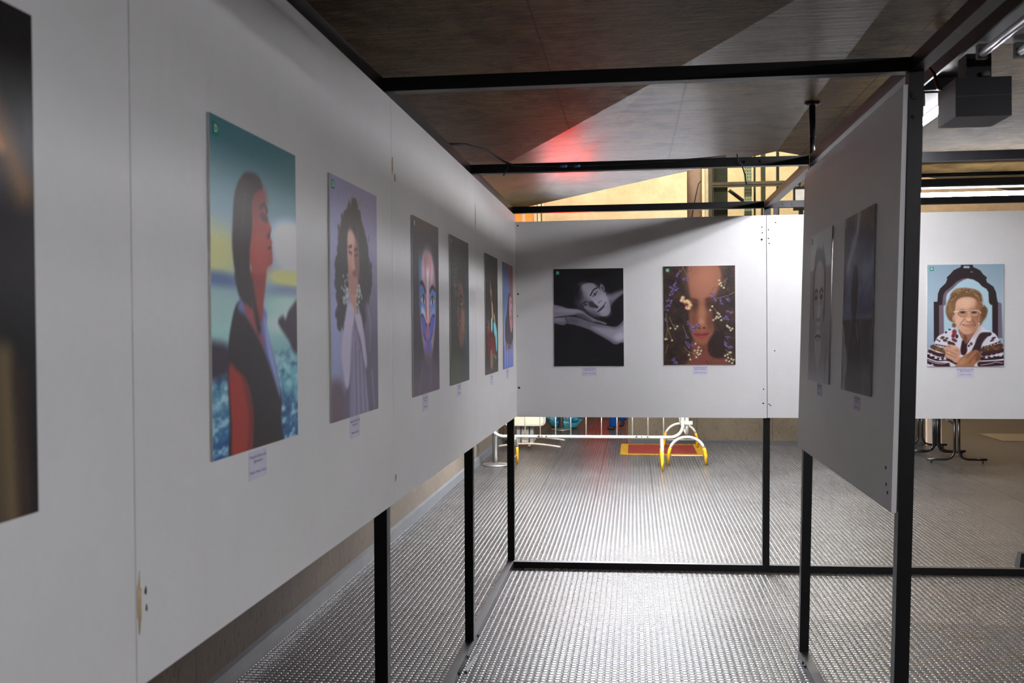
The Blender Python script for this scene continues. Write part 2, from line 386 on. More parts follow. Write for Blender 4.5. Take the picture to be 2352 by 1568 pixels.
def paint_wave():            # woman in profile before the sea
    p = Paint(150, 210, (70,110,116))
    p.vgrad([(0,(58,104,112)),(.12,(72,116,124)),(.25,(112,146,158)),(.34,(150,170,182)),(.40,(160,172,186)),(.5,(128,160,170)),(.62,(150,190,186)),(.72,(110,160,170)),(1,(24,80,130))])
    n = p.noise(5, 10, 3, 3)
    p.ell(.0,.395,.3,.075,(196,196,128),0,.7,.9); p.ell(.08,.475,.24,.022,(74,98,146),0,.7,.9); p.ell(.05,.56,.22,.05,(150,182,176),0,.8,.7)
    p.ell(.95,.335,.27,.085,(206,206,226),0,.5,.95); p.ell(.93,.30,.25,.05,(198,200,222),0,.5,.9)
    p.ell(.92,.445,.28,.03,(214,204,118),0,.6,.95); p.ell(.92,.49,.28,.022,(112,130,160),0,.6,.8); p.ell(.9,.54,.26,.035,(172,208,190),0,.7,.8); p.ell(.8,.6,.2,.03,(190,214,204),0,.7,.7)
    w = p.noise(14, 46, 3, 5); low = p.sm(p.Y/1.4, .66, .76)
    p.comp(np.clip((w-.5)*5, 0, 1)*low*.75, (172,206,220)); p.comp(np.clip((.42-w)*5, 0, 1)*low*.7, (8,52,108))
    p.ell(.92,.80,.2,.05,(120,190,200),0,.8,.5)
    p.poly([(.74,.60),(.80,.575),(.84,.585),(.9,.55),(1.05,.52),(1.05,.69),(.95,.70),(.88,.66)], (50,40,56), .02)
    p.poly([(-.05,.665),(.08,.66),(.17,.68),(.17,.75),(.06,.765),(-.05,.76)], (46,36,52), .03)
    # body
    p.poly([(.22,.57),(.28,.535),(.40,.53),(.52,.56),(.58,.62),(.68,.72),(.755,.82),(.775,.86),(.765,.93),(.76,1.03),(.2,1.03),(.17,.9),(.15,.75),(.165,.66)], (36,31,37), .012)
    p.poly([(.30,.525),(.42,.50),(.58,.56),(.60,.62),(.70,.75),(.755,.84),(.74,.845),(.62,.74),(.50,.65),(.38,.585),(.27,.56)], (96,104,156), .02)
    p.poly([(.33,.53),(.42,.52),(.50,.60),(.56,.68),(.48,.64),(.36,.58)], (134,60,66), .022)
    p.poly([(.56,.58),(.62,.64),(.72,.77),(.755,.84),(.70,.79),(.60,.69)], (150,164,206), .018, .7)
    p.poly([(.165,.735),(.25,.745),(.36,.79),(.41,.86),(.42,.93),(.38,1.03),(.2,1.03),(.185,.9)], (146,46,40), .02)
    p.poly([(.30,.76),(.40,.83),(.425,.9),(.39,1.02),(.34,1.02),(.37,.9)], (92,34,36), .025, .7)
    # head, neck
    p.poly([(.40,.44),(.58,.42),(.585,.47),(.55,.55),(.53,.60),(.46,.58),(.38,.52)], (132,50,48), .016)
    p.poly([(.40,.165),(.52,.15),(.585,.175),(.605,.215),(.615,.235),(.63,.26),(.665,.285),(.655,.30),(.645,.31),(.67,.33),(.665,.345),(.675,.375),(.67,.40),(.62,.415),(.57,.435),(.44,.44),(.38,.35)], (146,60,56), .009)
    p.ell(.52,.37,.12,.06,(176,78,70),0,.8,.7); p.ell(.5,.2,.1,.05,(112,48,50),0,.8,.8)
    p.line([(.53,.225),(.58,.213),(.61,.232)], .022, (52,28,34), .01); p.ell(.575,.255,.045,.014,(52,30,46),10,.5); p.line([(.64,.305),(.62,.315)], .02, (60,30,34), .01); p.line([(.66,.348),(.62,.352)], .012, (80,30,34), .006)
    p.poly([(.22,.30),(.25,.20),(.34,.14),(.44,.125),(.52,.13),(.56,.16),(.50,.175),(.44,.21),(.43,.30),(.40,.38),(.41,.46),(.42,.55),(.36,.54),(.30,.52),(.25,.47),(.215,.38)], (38,30,34), .012)
    p.line([(.25,.46),(.29,.51),(.35,.53)], .03, (38,32,38), .015)
    p.line([(.41,.47),(.46,.56),(.5,.62)], .045, (44,30,36), .02); p.line([(.36,.2),(.31,.33),(.32,.45)], .03, (62,48,52), .02, .5)
    p.grain(5); return p
def paint_curls():           # woman with long curls, hands at her mouth, white sleeves
    p = Paint(120, 168, (138,134,164))
    p.vgrad([(0,(122,120,150)),(.3,(136,132,160)),(.7,(132,130,158)),(1,(104,102,128))])
    p.ell(.0,.6,.35,.5,(142,152,192),0,.9,.7); p.ell(.85,.85,.4,.35,(74,72,92),0,.8,.9)
    p.poly([(-.1,.86),(.2,.85),(.3,1.05),(-.1,1.05)], (92,72,88), .05)
    p.poly([(.28,.58),(.5,.52),(.75,.56),(.95,.68),(1.05,.85),(1.05,1.05),(.25,1.05),(.3,.8)], (88,84,104), .03)
    n = p.noise(10, 14, 3, 8)
    curl = [(.44,.09),(.52,.095),(.62,.15),(.68,.2),(.75,.25),(.78,.31),(.85,.37),(.84,.42),(.80,.45),(.76,.52),(.68,.58),(.62,.62),(.55,.56),(.50,.42),(.30,.44),(.28,.55),(.21,.60),(.15,.605),(.12,.58),(.14,.5),(.11,.42),(.13,.35),(.16,.28),(.2,.2),(.3,.135)]
    rc = np.random.default_rng(14); cs = p.smooth(curl, 4)
    for x, y in cs:
        if y > .08: p.ell(x+rc.normal(0,.012), y+rc.normal(0,.008), .022+.02*rc.random(), .012+.012*rc.random(), (48,46,50), rc.random()*180, .4, .9)
    p.poly(curl, (44,42,46), .022)
    for k in range(70):
        x, y = .14+.7*rc.random(), .13+.42*rc.random(); p.line([(x,y),(x+.03*rc.normal(),y+.018),(x+.03*rc.normal(),y+.036)], .010, (70,66,70) if k % 2 else (30,28,32), .007, .6)
    p.poly(curl, (44,42,46), .03, .35); p.comp(np.clip((n-.58)*4, 0, 1)*p.sm(.62-np.hypot(p.X-.5, p.Y-.45), 0, .3)*.35, (84,78,84))
    p.poly([(.34,.22),(.42,.205),(.50,.23),(.56,.28),(.57,.37),(.52,.43),(.44,.45),(.38,.41),(.33,.33)], (186,140,126), .016)
    p.ell(.53,.33,.06,.1,(112,76,70),0,.7,.8); p.ell(.4,.235,.06,.035,(206,164,150),0,.7,.8)
    p.line([(.36,.275),(.42,.268)], .016, (62,42,42), .01); p.line([(.48,.28),(.54,.275)], .016, (58,40,40), .01)
    p.line([(.36,.295),(.42,.30)], .014, (70,48,46), .008); p.line([(.48,.305),(.54,.30)], .014, (66,44,42), .008)
    p.poly([(.44,.29),(.47,.34),(.49,.36),(.43,.36)], (204,158,142), .012, .8); p.ell(.46,.385,.05,.012,(146,80,78),0,.5)
    p.poly([(.34,.37),(.40,.36),(.46,.41),(.52,.40),(.55,.44),(.52,.50),(.50,.56),(.42,.56),(.36,.48)], (176,128,114), .02)
    for k in range(4): p.line([(.37+.04*k,.38+.01*k),(.41+.035*k,.47)], .008, (128,88,80), .006, .7)
    r = np.random.default_rng(4)
    for k in range(60):
        a = r.random(); cx, cy = (.3, .46) if k % 2 else (.56, .48)
        p.ell(cx+r.normal(0,.035), cy+r.normal(0,.03), .012, .007, (176,184,182), 0, .5, .8)
    p.poly([(.33,.515),(.44,.53),(.45,.6),(.40,.72),(.36,.82),(.32,.87),(.27,.865),(.22,.80),(.19,.72),(.24,.62)], (172,166,186), .02)
    p.poly([(.47,.565),(.58,.55),(.64,.60),(.69,.68),(.73,.76),(.72,.80),(.66,.77),(.60,.68),(.52,.62)], (168,162,182), .02)
    p.poly([(.42,.62),(.52,.64),(.62,.74),(.7,.85),(.75,1.03),(.38,1.03),(.36,.86)], (122,116,142), .03)
    for k in range(7): p.line([(.44+.04*k,.66+.02*k),(.44+.05*k,1.)], .014, (92,88,112) if k % 2 else (146,140,164), .012, .8)
    p.poly([(.7,.52),(.8,.50),(.88,.56),(.86,.64),(.76,.62)], (98,92,114), .04, .8)
    p.line([(.76,.52),(.82,.6),(.8,.72)], .02, (132,124,146), .02, .7); p.line([(.85,.82),(.9,.98)], .03, (126,124,148), .02, .7)
    p.grain(5, 2); return p
def paint_butterfly():       # face painted white, blue and pink with a blue butterfly on the mouth
    p = Paint(120, 168, (52,47,56)); p.vgrad([(0,(62,56,62)),(.3,(48,44,54)),(.75,(50,42,52)),(1,(84,64,82))])
    n = p.noise(30, 40, 2, 3); p.comp(np.clip((n-.72)*8,0,1)*(1-p.sm(p.Y/1.4,.1,.5))*.5, (96,112,140))
    face = [(.40,.19),(.55,.175),(.70,.19),(.80,.27),(.86,.36),(.86,.50),(.82,.62),(.74,.74),(.62,.82),(.50,.83),(.38,.75),(.28,.62),(.24,.50),(.24,.36),(.31,.25)]
    p.poly(face, (150,128,140), .03)
    p.ell(.56,.30,.2,.12,(196,184,190),0,.7,.9); p.ell(.5,.22,.14,.05,(146,112,112),0,.8,.8)
    p.poly([(.24,.35),(.36,.37),(.46,.45),(.42,.55),(.32,.60),(.25,.52)], (70,104,168), .03); p.poly([(.62,.40),(.78,.37),(.86,.42),(.84,.54),(.70,.57),(.64,.5)], (82,122,184), .03)
    p.poly([(.30,.5),(.42,.52),(.46,.62),(.38,.64),(.3,.6)], (184,196,220), .03, .9); p.poly([(.66,.53),(.82,.5),(.82,.6),(.7,.64)], (126,140,190), .03, .9)
    p.ell(.26,.29,.05,.09,(64,110,150),0,.7,.9)
    p.line([(.44,.22),(.46,.36),(.47,.5),(.5,.6)], .05, (176,84,104), .03, .8); p.line([(.68,.2),(.62,.35),(.6,.48),(.62,.6)], .04, (182,92,110), .03, .8); p.line([(.8,.25),(.82,.36)], .05, (170,90,104), .03, .7)
    p.line([(.55,.3),(.54,.45),(.55,.57)], .06, (204,192,200), .03, .9)
    p.line([(.26,.365),(.36,.365),(.45,.41)], .035, (36,30,44), .012); p.line([(.63,.405),(.72,.375),(.84,.39)], .035, (36,30,44), .012)
    p.ell(.36,.455,.07,.024,(210,216,226),8,.4); p.ell(.37,.455,.03,.026,(28,30,46),0,.3); p.line([(.28,.45),(.37,.43),(.45,.47)], .014, (26,24,36), .008)
    p.ell(.73,.455,.075,.025,(214,220,230),-6,.4); p.ell(.73,.455,.034,.028,(28,30,46),0,.3); p.line([(.64,.46),(.73,.427),(.82,.45)], .014, (26,24,36), .008)
    p.ell(.53,.585,.06,.02,(196,150,160),0,.6,.9); p.ell(.48,.6,.02,.01,(60,36,46),0,.5); p.ell(.59,.6,.02,.01,(60,36,46),0,.5)
    p.poly([(.27,.555),(.34,.545),(.42,.575),(.50,.64),(.525,.70),(.48,.715),(.40,.69),(.33,.64)], (60,66,152), .014); p.poly([(.82,.55),(.75,.545),(.66,.575),(.58,.64),(.545,.70),(.59,.715),(.67,.69),(.75,.64)], (62,70,164), .014)
    p.poly([(.44,.70),(.52,.70),(.50,.76),(.42,.775),(.38,.74)], (118,88,166), .014); p.poly([(.63,.70),(.55,.70),(.57,.76),(.65,.775),(.69,.74)], (84,92,176), .014)
    for a, b in (((.30,.565),(.50,.68)),((.36,.56),(.51,.67)),((.33,.61),(.50,.69)),((.79,.56),(.57,.68)),((.72,.56),(.56,.67)),((.76,.61),(.57,.69))): p.line([a, b], .008, (116,126,214), .006, .7)
    p.line([(.27,.555),(.33,.542),(.42,.572),(.51,.65)], .016, (26,22,46), .008); p.line([(.82,.55),(.76,.542),(.66,.572),(.56,.65)], .016, (26,22,46), .008)
    p.poly([(.47,.63),(.54,.62),(.60,.63),(.57,.69),(.50,.69)], (196,110,130), .02, .8)
    p.line([(.535,.6),(.535,.76)], .016, (36,28,52), .008)
    p.poly([(.5,.79),(.6,.79),(.58,.83),(.51,.83)], (160,96,104), .02, .9)
    p.poly([(.36,.78),(.7,.78),(.9,.9),(1.05,.98),(1.05,1.05),(.1,1.05),(.24,.92)], (78,62,82), .06, .8); p.line([(.66,.8),(.62,.95)], .05, (92,98,140), .04, .5); p.line([(.3,.86),(.2,.98)], .05, (92,76,104), .04, .6)
    p.grain(6, 3); return p
def paint_drips():           # dark portrait of a face with dripping light and a teal edge
    p = Paint(110, 154, (54,53,50)); p.vgrad([(0,(60,60,56)),(.35,(46,45,42)),(.8,(50,50,44)),(1,(60,62,52))])
    p.ell(.95,.62,.22,.3,(58,78,84),0,.8,.9); p.ell(.2,.9,.3,.12,(64,70,52),0,.8,.7)
    p.poly([(.40,.34),(.52,.30),(.66,.34),(.74,.44),(.78,.56),(.74,.66),(.66,.74),(.52,.76),(.42,.68),(.36,.54),(.36,.42)], (98,72,60), .04)
    p.ell(.62,.56,.1,.1,(132,96,76),0,.8,.8); p.ell(.56,.38,.1,.05,(112,84,70),0,.8,.8); p.ell(.45,.5,.1,.14,(58,46,40),0,.8,.8)
    p.line([(.46,.42),(.56,.395),(.64,.41)], .025, (34,30,28), .012); p.ell(.555,.45,.06,.026,(32,28,27),0,.5); p.ell(.57,.45,.018,.012,(190,190,184),0,.5)
    p.ell(.7,.47,.035,.02,(40,34,32),0,.6); p.poly([(.64,.46),(.70,.57),(.68,.6),(.6,.58)], (126,92,74), .03, .8); p.ell(.62,.66,.08,.018,(116,62,56),0,.5)
    r = np.random.default_rng(9)
    for k in range(70): p.ell(.25+r.normal(0,.09), .3+r.normal(0,.075), .014, .008, (120,122,116), r.random()*180, .5, .5)
    for k in range(26): p.ell(.42+r.normal(0,.06), .5+r.normal(0,.1), .01, .006, (168,164,156), 0, .5, .6)
    for k in range(6): x = .42+.055*k; p.line([(x,.62),(x+.005,.72+.02*(k % 3))], .012, (150,118,100), .008, .6)
    p.line([(.78,.64),(.82,.72)], .03, (110,132,136), .02, .6); p.line([(.84,.72),(.98,.82)], .03, (74,102,110), .03, .6)
    p.grain(6, 4); return p
def paint_shirt():           # figure in a turquoise jacket with dark red flowers on near-black
    p = Paint(110, 154, (46,44,41)); p.vgrad([(0,(58,57,54)),(.3,(42,40,37)),(.8,(46,42,38)),(1,(70,62,56))])
    p.ell(.75,.45,.35,.25,(58,44,42),0,.8,.8)
    p.poly([(.38,.22),(.46,.22),(.52,.28),(.54,.36),(.50,.42),(.42,.40),(.36,.32)], (112,84,66), .025); p.ell(.42,.3,.06,.04,(150,116,92),0,.7,.8)
    p.line([(.42,.25),(.5,.25)], .014, (50,38,34), .008); p.ell(.45,.275,.03,.01,(44,34,30),0,.5); p.ell(.46,.36,.035,.01,(110,62,56),0,.5)
    p.poly([(.42,.20),(.52,.2),(.6,.28),(.58,.44),(.52,.46),(.54,.34)], (36,30,28), .02)
    p.poly([(.46,.40),(.56,.41),(.6,.52),(.52,.54),(.48,.5)], (176,150,110), .02); p.poly([(.64,.5),(.72,.5),(.78,.58),(.72,.6)], (164,146,104), .03)
    p.poly([(.42,.54),(.52,.53),(.54,.60),(.5,.66),(.42,.64)], (122,186,196), .014); p.poly([(.62,.58),(.74,.57),(.88,.62),(.92,.72),(.90,.82),(.82,.8),(.76,.7),(.66,.66)], (118,190,202), .016)
    p.line([(.66,.6),(.8,.7),(.86,.8)], .02, (70,140,152), .012, .7)
    p.poly([(.1,.62),(.24,.58),(.36,.62),(.4,.75),(.3,.84),(.12,.84)], (96,38,38), .03); p.poly([(.44,.66),(.58,.66),(.72,.74),(.74,.84),(.52,.86),(.4,.8)], (104,40,38), .03)
    r = np.random.default_rng(6)
    for k in range(30): p.ell(.25+r.normal(0,.1), .66+r.normal(0,.08), .02, .012, (138,58,54) if k % 2 else (54,30,30), r.random()*180, .5, .7)
    for k in range(24): p.ell(.2+r.normal(0,.05), .6+r.normal(0,.03), .014, .009, (156,146,116), 0, .5, .7)
    for k in range(24): p.ell(.72+r.normal(0,.08), .86+r.normal(0,.025), .014, .009, (156,166,160), 0, .5, .6)
    p.poly([(.34,.82),(.44,.8),(.56,.88),(.5,.96),(.36,.94)], (132,110,88), .03); p.line([(.36,.82),(.46,.93)], .02, (86,66,52), .015, .8)
    p.grain(6, 5); return p
def paint_upside():          # head tilted far back with falling dark hair, blue ground
    p = Paint(110, 154, (102,112,158)); p.vgrad([(0,(84,86,126)),(.3,(96,110,158)),(.55,(140,150,196)),(.75,(150,140,176)),(1,(84,110,182))])
    p.ell(.0,.25,.3,.3,(70,108,156),0,.8,.8)
    p.poly([(.5,-.05),(1.05,-.05),(1.05,.36),(.86,.34),(.7,.28),(.56,.15)], (126,72,74), .05); p.line([(.62,.04),(.74,.18),(.9,.26)], .08, (152,92,90), .05, .7)
    p.poly([(.5,.3),(.66,.28),(.9,.34),(1.05,.36),(1.05,.68),(.92,.74),(.74,.78),(.4,.76),(.16,.72),(.16,.56),(.34,.46)], (52,46,52), .03)
    p.poly([(.62,.32),(.78,.30),(.92,.36),(.96,.48),(.92,.60),(.80,.66),(.68,.62),(.58,.50),(.56,.40)], (186,128,134), .025)
    p.ell(.74,.4,.08,.05,(206,154,158),0,.8,.7); p.ell(.9,.48,.06,.08,(150,92,98),0,.8,.7)
    p.line([(.66,.5),(.74,.54)], .02, (84,48,54), .01); p.line([(.84,.5),(.92,.52)], .02, (84,48,54), .01); p.ell(.78,.36,.06,.014,(150,62,76),10,.5); p.ell(.79,.44,.03,.014,(150,96,100),0,.6)
    r = np.random.default_rng(2)
    for k in range(14): x = .2+.055*k; p.line([(x,.7),(x+.02,.8+.03*r.random())], .03, (58,52,60), .02, .7)
    for k in range(9): p.line([(.05+.115*k,.8),(.05+.115*k,1.02)], .05, (170,150,178) if k % 2 else (74,102,176), .02, .7)
    p.ell(.56,.80,.14,.02,(84,76,92),0,.3,.8); p.grain(5, 6); return p
def paint_rest():            # black-and-white: woman resting her cheek on her forearms
    p = Paint(190, 266, (25,24,27)); n = p.noise(5, 6, 4, 12); p.C += (n[..., None]-.5)*10
    A = (124,120,134); Lt = (172,168,182)
    p.poly([(.767,.28),(.84,.255),(.92,.235),(1.05,.215),(1.05,.285),(.92,.31),(.86,.36),(.815,.41),(.79,.34)], (92,90,100), .03); p.poly([(.80,.30),(.9,.262),(1.0,.24),(.95,.28),(.86,.33)], (128,125,136), .03, .7)
    p.poly([(.80,.45),(.87,.34),(1.05,.27),(1.05,.60),(.9,.60),(.8,.56)], (27,25,29), .02)
    p.ell(.48,.2,.24,.1,(32,31,35),0,.5)
    # face
    face = [(.37,.30),(.36,.23),(.40,.18),(.46,.152),(.54,.147),(.62,.165),(.68,.205),(.727,.245),(.775,.30),(.805,.36),(.815,.42),(.80,.455),(.767,.482),(.70,.49),(.61,.475),(.53,.45),(.44,.405),(.39,.36)]
    p.poly(face, (142,138,152), .014); p.ell(.43,.33,.1,.08,(92,88,98),30,.8,.8); p.ell(.5,.2,.12,.04,(150,147,158),20,.8,.8)
    p.ell(.70,.33,.08,.07,Lt,40,.8,.9); p.ell(.57,.46,.1,.03,(92,88,98),25,.7,.8); p.ell(.54,.28,.08,.04,Lt,35,.9,.6); p.ell(.75,.45,.06,.04,(154,150,162),0,.8,.7)
    p.ell(.66,.17,.09,.03,(38,36,40),42,.6,.8); p.ell(.36,.24,.05,.09,(32,31,35),-10,.7,.8)
    p.ell(.70,.20,.028,.042,(128,124,136),-20,.3); p.ell(.703,.2,.012,.025,(62,60,68),-20,.5)
    # nose: bridge from between the eyes down to the right, shadow on its left
    p.poly([(.50,.345),(.55,.335),(.60,.365),(.635,.395),(.60,.405),(.55,.40),(.51,.385)], (58,55,62), .022); p.poly([(.56,.31),(.61,.33),(.655,.365),(.635,.375),(.585,.35)], (176,172,184), .016, .8)
    p.ell(.655,.345,.03,.018,(160,156,168),40,.6,.9); p.line([(.64,.358),(.665,.335),(.69,.335)], .010, (92,88,98), .006, .8); p.ell(.615,.392,.02,.009,(34,32,36),40,.5)
    # brows and eyes
    p.line([(.528,.277),(.552,.243),(.58,.215),(.628,.197)], .017, (34,32,36), .007); p.line([(.386,.372),(.42,.352),(.465,.335)], .015, (36,34,38), .007)
    p.poly([(.556,.285),(.585,.256),(.622,.232),(.628,.24),(.61,.262),(.58,.285)], (44,42,48), .006); p.poly([(.568,.28),(.592,.256),(.617,.241),(.607,.26),(.582,.278)], (182,178,190), .004); p.ell(.594,.261,.019,.0135,(30,28,33),-40,.25); p.ell(.599,.256,.005,.003,(220,218,226),0,.4)
    p.poly([(.40,.387),(.43,.365),(.47,.345),(.50,.338),(.49,.356),(.46,.38),(.425,.393)], (42,40,46), .006); p.poly([(.43,.381),(.452,.362),(.49,.346),(.475,.364),(.45,.381)], (170,166,178), .004); p.ell(.457,.366,.019,.0135,(28,26,31),-28,.25); p.ell(.462,.361,.005,.003,(210,208,216),0,.4)
    # mouth
    p.poly([(.622,.446),(.655,.418),(.69,.395),(.712,.38),(.731,.362),(.727,.39),(.70,.418),(.665,.438)], (82,76,86), .006); p.line([(.624,.445),(.67,.415),(.705,.39),(.73,.364)], .008, (34,31,36), .004); p.ell(.71,.43,.05,.012,(164,160,172),-35,.7,.7); p.ell(.742,.352,.012,.008,(92,88,98),0,.6)
    p.ell(.745,.255,.009,.011,(150,148,160),0,.4)
    # arms
    p.poly([(-.05,.372),(.10,.382),(.20,.405),(.34,.415),(.42,.438),(.50,.48),(.60,.52),(.69,.543),(.757,.562),(.75,.572),(.70,.566),(.66,.556),(.60,.548),(.56,.545),(.50,.53),(.40,.485),(.30,.473),(.10,.486),(-.05,.487)], A, .01)
    p.ell(.2,.43,.2,.02,(150,146,158),4,.8,.7); p.poly([(.30,.47),(.40,.46),(.52,.51),(.56,.545),(.44,.52)], (78,75,84), .02, .9)
    for a_, b_ in (((.56,.535),(.65,.553)), ((.60,.528),(.69,.55)), ((.62,.52),(.74,.556))): p.line([a_, b_], .006, (74,70,80), .004, .8)
    p.poly([(-.05,.505),(.10,.498),(.20,.488),(.34,.50),(.48,.535),(.60,.56),(.72,.578),(.87,.597),(.95,.57),(1.05,.50),(1.05,.74),(.96,.762),(.90,.78),(.85,.772),(.778,.737),(.69,.70),(.60,.665),(.52,.63),(.43,.605),(.30,.575),(.18,.562),(.16,.575),(.10,.575),(.02,.56),(-.05,.558)], (104,100,112), .012)
    p.poly([(.55,.60),(.75,.605),(.9,.62),(1.05,.56),(1.05,.70),(.93,.75),(.8,.715),(.65,.655)], (150,146,160), .035, .9); p.ell(.95,.70,.08,.04,(186,182,196),-20,.8,.8); p.ell(.1,.52,.12,.02,(138,134,146),0,.8,.8); p.ell(.26,.53,.1,.03,(80,77,86),10,.8,.7)
    p.line([(.17,.50),(.20,.55)], .014, (48,46,52), .01, .7); p.line([(.30,1.0),(.48,.955),(.62,.925)], .008, (58,56,62), .006, .7)
    p.grain(7, 7); return p
def paint_flowers():         # face with closed eyes among small purple and white flowers
    p = Paint(190, 266, (48,36,33)); n = p.noise(9, 12, 5, 21); q = p.noise(26, 36, 3, 22)
    p.comp(np.clip((n-.5)*3, 0, 1)*.6, (78,54,42)); p.comp(np.clip((.45-n)*4, 0, 1)*.7, (30,26,25)); p.comp(np.clip((q-.6)*5, 0, 1)*.35, (96,66,48))
    p.poly([(.42,.74),(.62,.74),(.66,.85),(.86,.93),(.9,1.05),(.28,1.05),(.38,.92)], (116,64,54), .04)
    face = [(.37,-.03),(.55,-.06),(.74,-.03),(.80,.06),(.80,.15),(.755,.25),(.71,.33),(.70,.45),(.71,.58),(.69,.70),(.635,.77),(.55,.797),(.46,.77),(.39,.70),(.36,.60),(.36,.47),(.38,.34),(.36,.22),(.34,.10)]
    p.poly(face, (134,84,64), .028)
    p.ell(.56,.12,.2,.16,(168,112,88),0,.9,.9); p.ell(.54,.25,.14,.08,(160,106,84),0,.9,.7); p.ell(.43,.03,.08,.05,(146,98,80),0,.9,.6)
    p.ell(.43,.40,.085,.055,(66,42,34),0,.8,.9); p.ell(.645,.39,.075,.06,(62,38,30),0,.8,.9); p.line([(.40,.335),(.46,.35)], .03, (70,44,36), .02, .7); p.line([(.6,.34),(.69,.325)], .03, (66,40,32), .02, .7)
    p.ell(.535,.47,.05,.12,(166,112,82),0,.9,.8); p.ell(.528,.575,.035,.035,(186,138,108),0,.9,.7); p.ell(.54,.61,.07,.025,(150,92,62),0,.8,.8); p.ell(.50,.628,.02,.008,(62,34,28),0,.6); p.ell(.565,.628,.02,.008,(62,34,28),0,.6)
    p.ell(.42,.52,.05,.1,(104,64,50),0,.9,.7); p.ell(.655,.55,.05,.1,(96,58,44),0,.9,.8)
    p.poly([(.42,.69),(.48,.675),(.53,.685),(.58,.675),(.635,.68),(.60,.715),(.54,.732),(.47,.72)], (134,52,54), .012); p.line([(.42,.69),(.53,.70),(.63,.683)], .008, (82,30,34), .005); p.ell(.54,.715,.05,.009,(160,72,72),0,.6,.8); p.ell(.54,.76,.08,.02,(142,88,60),0,.8,.7)
    p.poly([(.63,.76),(.72,.68),(.84,.66),(.9,.8),(.86,.92),(.70,.93),(.62,.86)], (44,30,28), .03); p.poly([(.68,.38),(.78,.4),(.84,.55),(.78,.64),(.70,.6)], (56,38,32), .03, .85)
    r = np.random.default_rng(31)
    for k in range(70):
        x, y = r.random(), r.random()
        if .38 < x < .72 and y < .75: continue
        t = r.random()*6.28; rr = .02+.03*r.random(); p.line([(x+rr*math.cos(t+a), y+rr*.7*math.sin(t+a)) for a in (0,.8,1.6,2.4)], .008, (88,62,46) if k % 3 else (32,26,24), .005, .6)
    U = lambda a, b: ((a-78)/885., (b-115)/1225.)
    stem = (132,122,82)
    for pts in [((320,120),(300,190)),((320,120),(345,180),(375,235)),((820,500),(880,480),(955,445)),((735,520),(820,500)),((108,700),(125,880),(105,1010)),((125,880),(180,1030)),((150,750),(190,840),(220,890)),((190,840),(245,860)),((320,860),(345,930),(370,995)),((330,1120),(390,1180),(500,1205)),((390,1180),(405,1265)),((440,1195),(482,1245)),((870,270),(820,320),(785,345)),((850,310),(825,385)),((700,640),(760,715)),((95,1200),(130,1090)),((840,1150),(900,1220),(935,1320))]:
        p.line([U(*t) for t in pts], .008, stem, .005, .85)
    for a, b in [(255,210),(275,190),(240,230),(330,270),(355,265),(375,280),(225,330),(205,350),(180,375),(200,400),(245,400),(215,420),(180,450),(165,460),(110,540),(165,540),(120,610),(150,600),(100,650),(90,780),(380,825),(420,880),(440,890),(460,870),(490,860),(515,848),(445,920),(365,1000),(370,1075),(400,1075),(425,1090),(395,1110),(205,1270),(215,1300),(232,1320),(680,470),(690,500),(715,525),(730,545),(778,545),(785,580),(865,525),(880,550),(880,680),(915,690),(850,750),(870,770),(820,780),(870,1000),(830,1060),(850,1080),(845,1110),(880,1125),(905,1130)]:
        x, y = U(a, b)
        for k in range(6): p.ell(x+r.normal(0,.013), y+r.normal(0,.009), .011, .007, [(96,80,128),(124,108,156),(78,60,104)][k % 3], r.random()*180, .6, .8)
    for a, b in [(765,298),(768,345),(795,365),(822,390),(785,330),(680,618),(655,665),(745,700),(765,715),(735,745),(780,745),(755,760),(722,768),(692,788),(790,790),(222,892),(247,862),(160,885),(112,1020),(180,1037),(95,1020),(510,1125),(490,1190),(525,1205),(505,1215),(470,1080),(540,1168),(460,1165),(388,1218),(405,1275),(480,1248),(500,1160),(835,1230),(872,1255),(848,1287),(910,1272),(940,1282),(890,1190),(920,1322),(905,1190),(885,1300),(865,1215),(860,858),(890,885),(925,895),(905,915),(870,870)]:
        x, y = U(a, b); p.ell(x, y, .017, .011, (166,156,124), 0, .55, .9); p.ell(x+.003, y-.002, .008, .0055, (214,208,182), 0, .5, .9)
    for a, b in [(318,508),(305,540),(345,555),(375,550),(395,570),(410,600),(370,630),(390,635)]:
        x, y = U(a, b); p.ell(x, y, .03, .02, (206,164,118), 0, .5, .9); p.ell(x-.004, y-.003, .014, .01, (232,204,170), 0, .5, .8)
    p.line([U(325,570),U(355,600),U(375,625)], .014, (176,66,80), .008, .9)
    p.grain(8, 8); return p
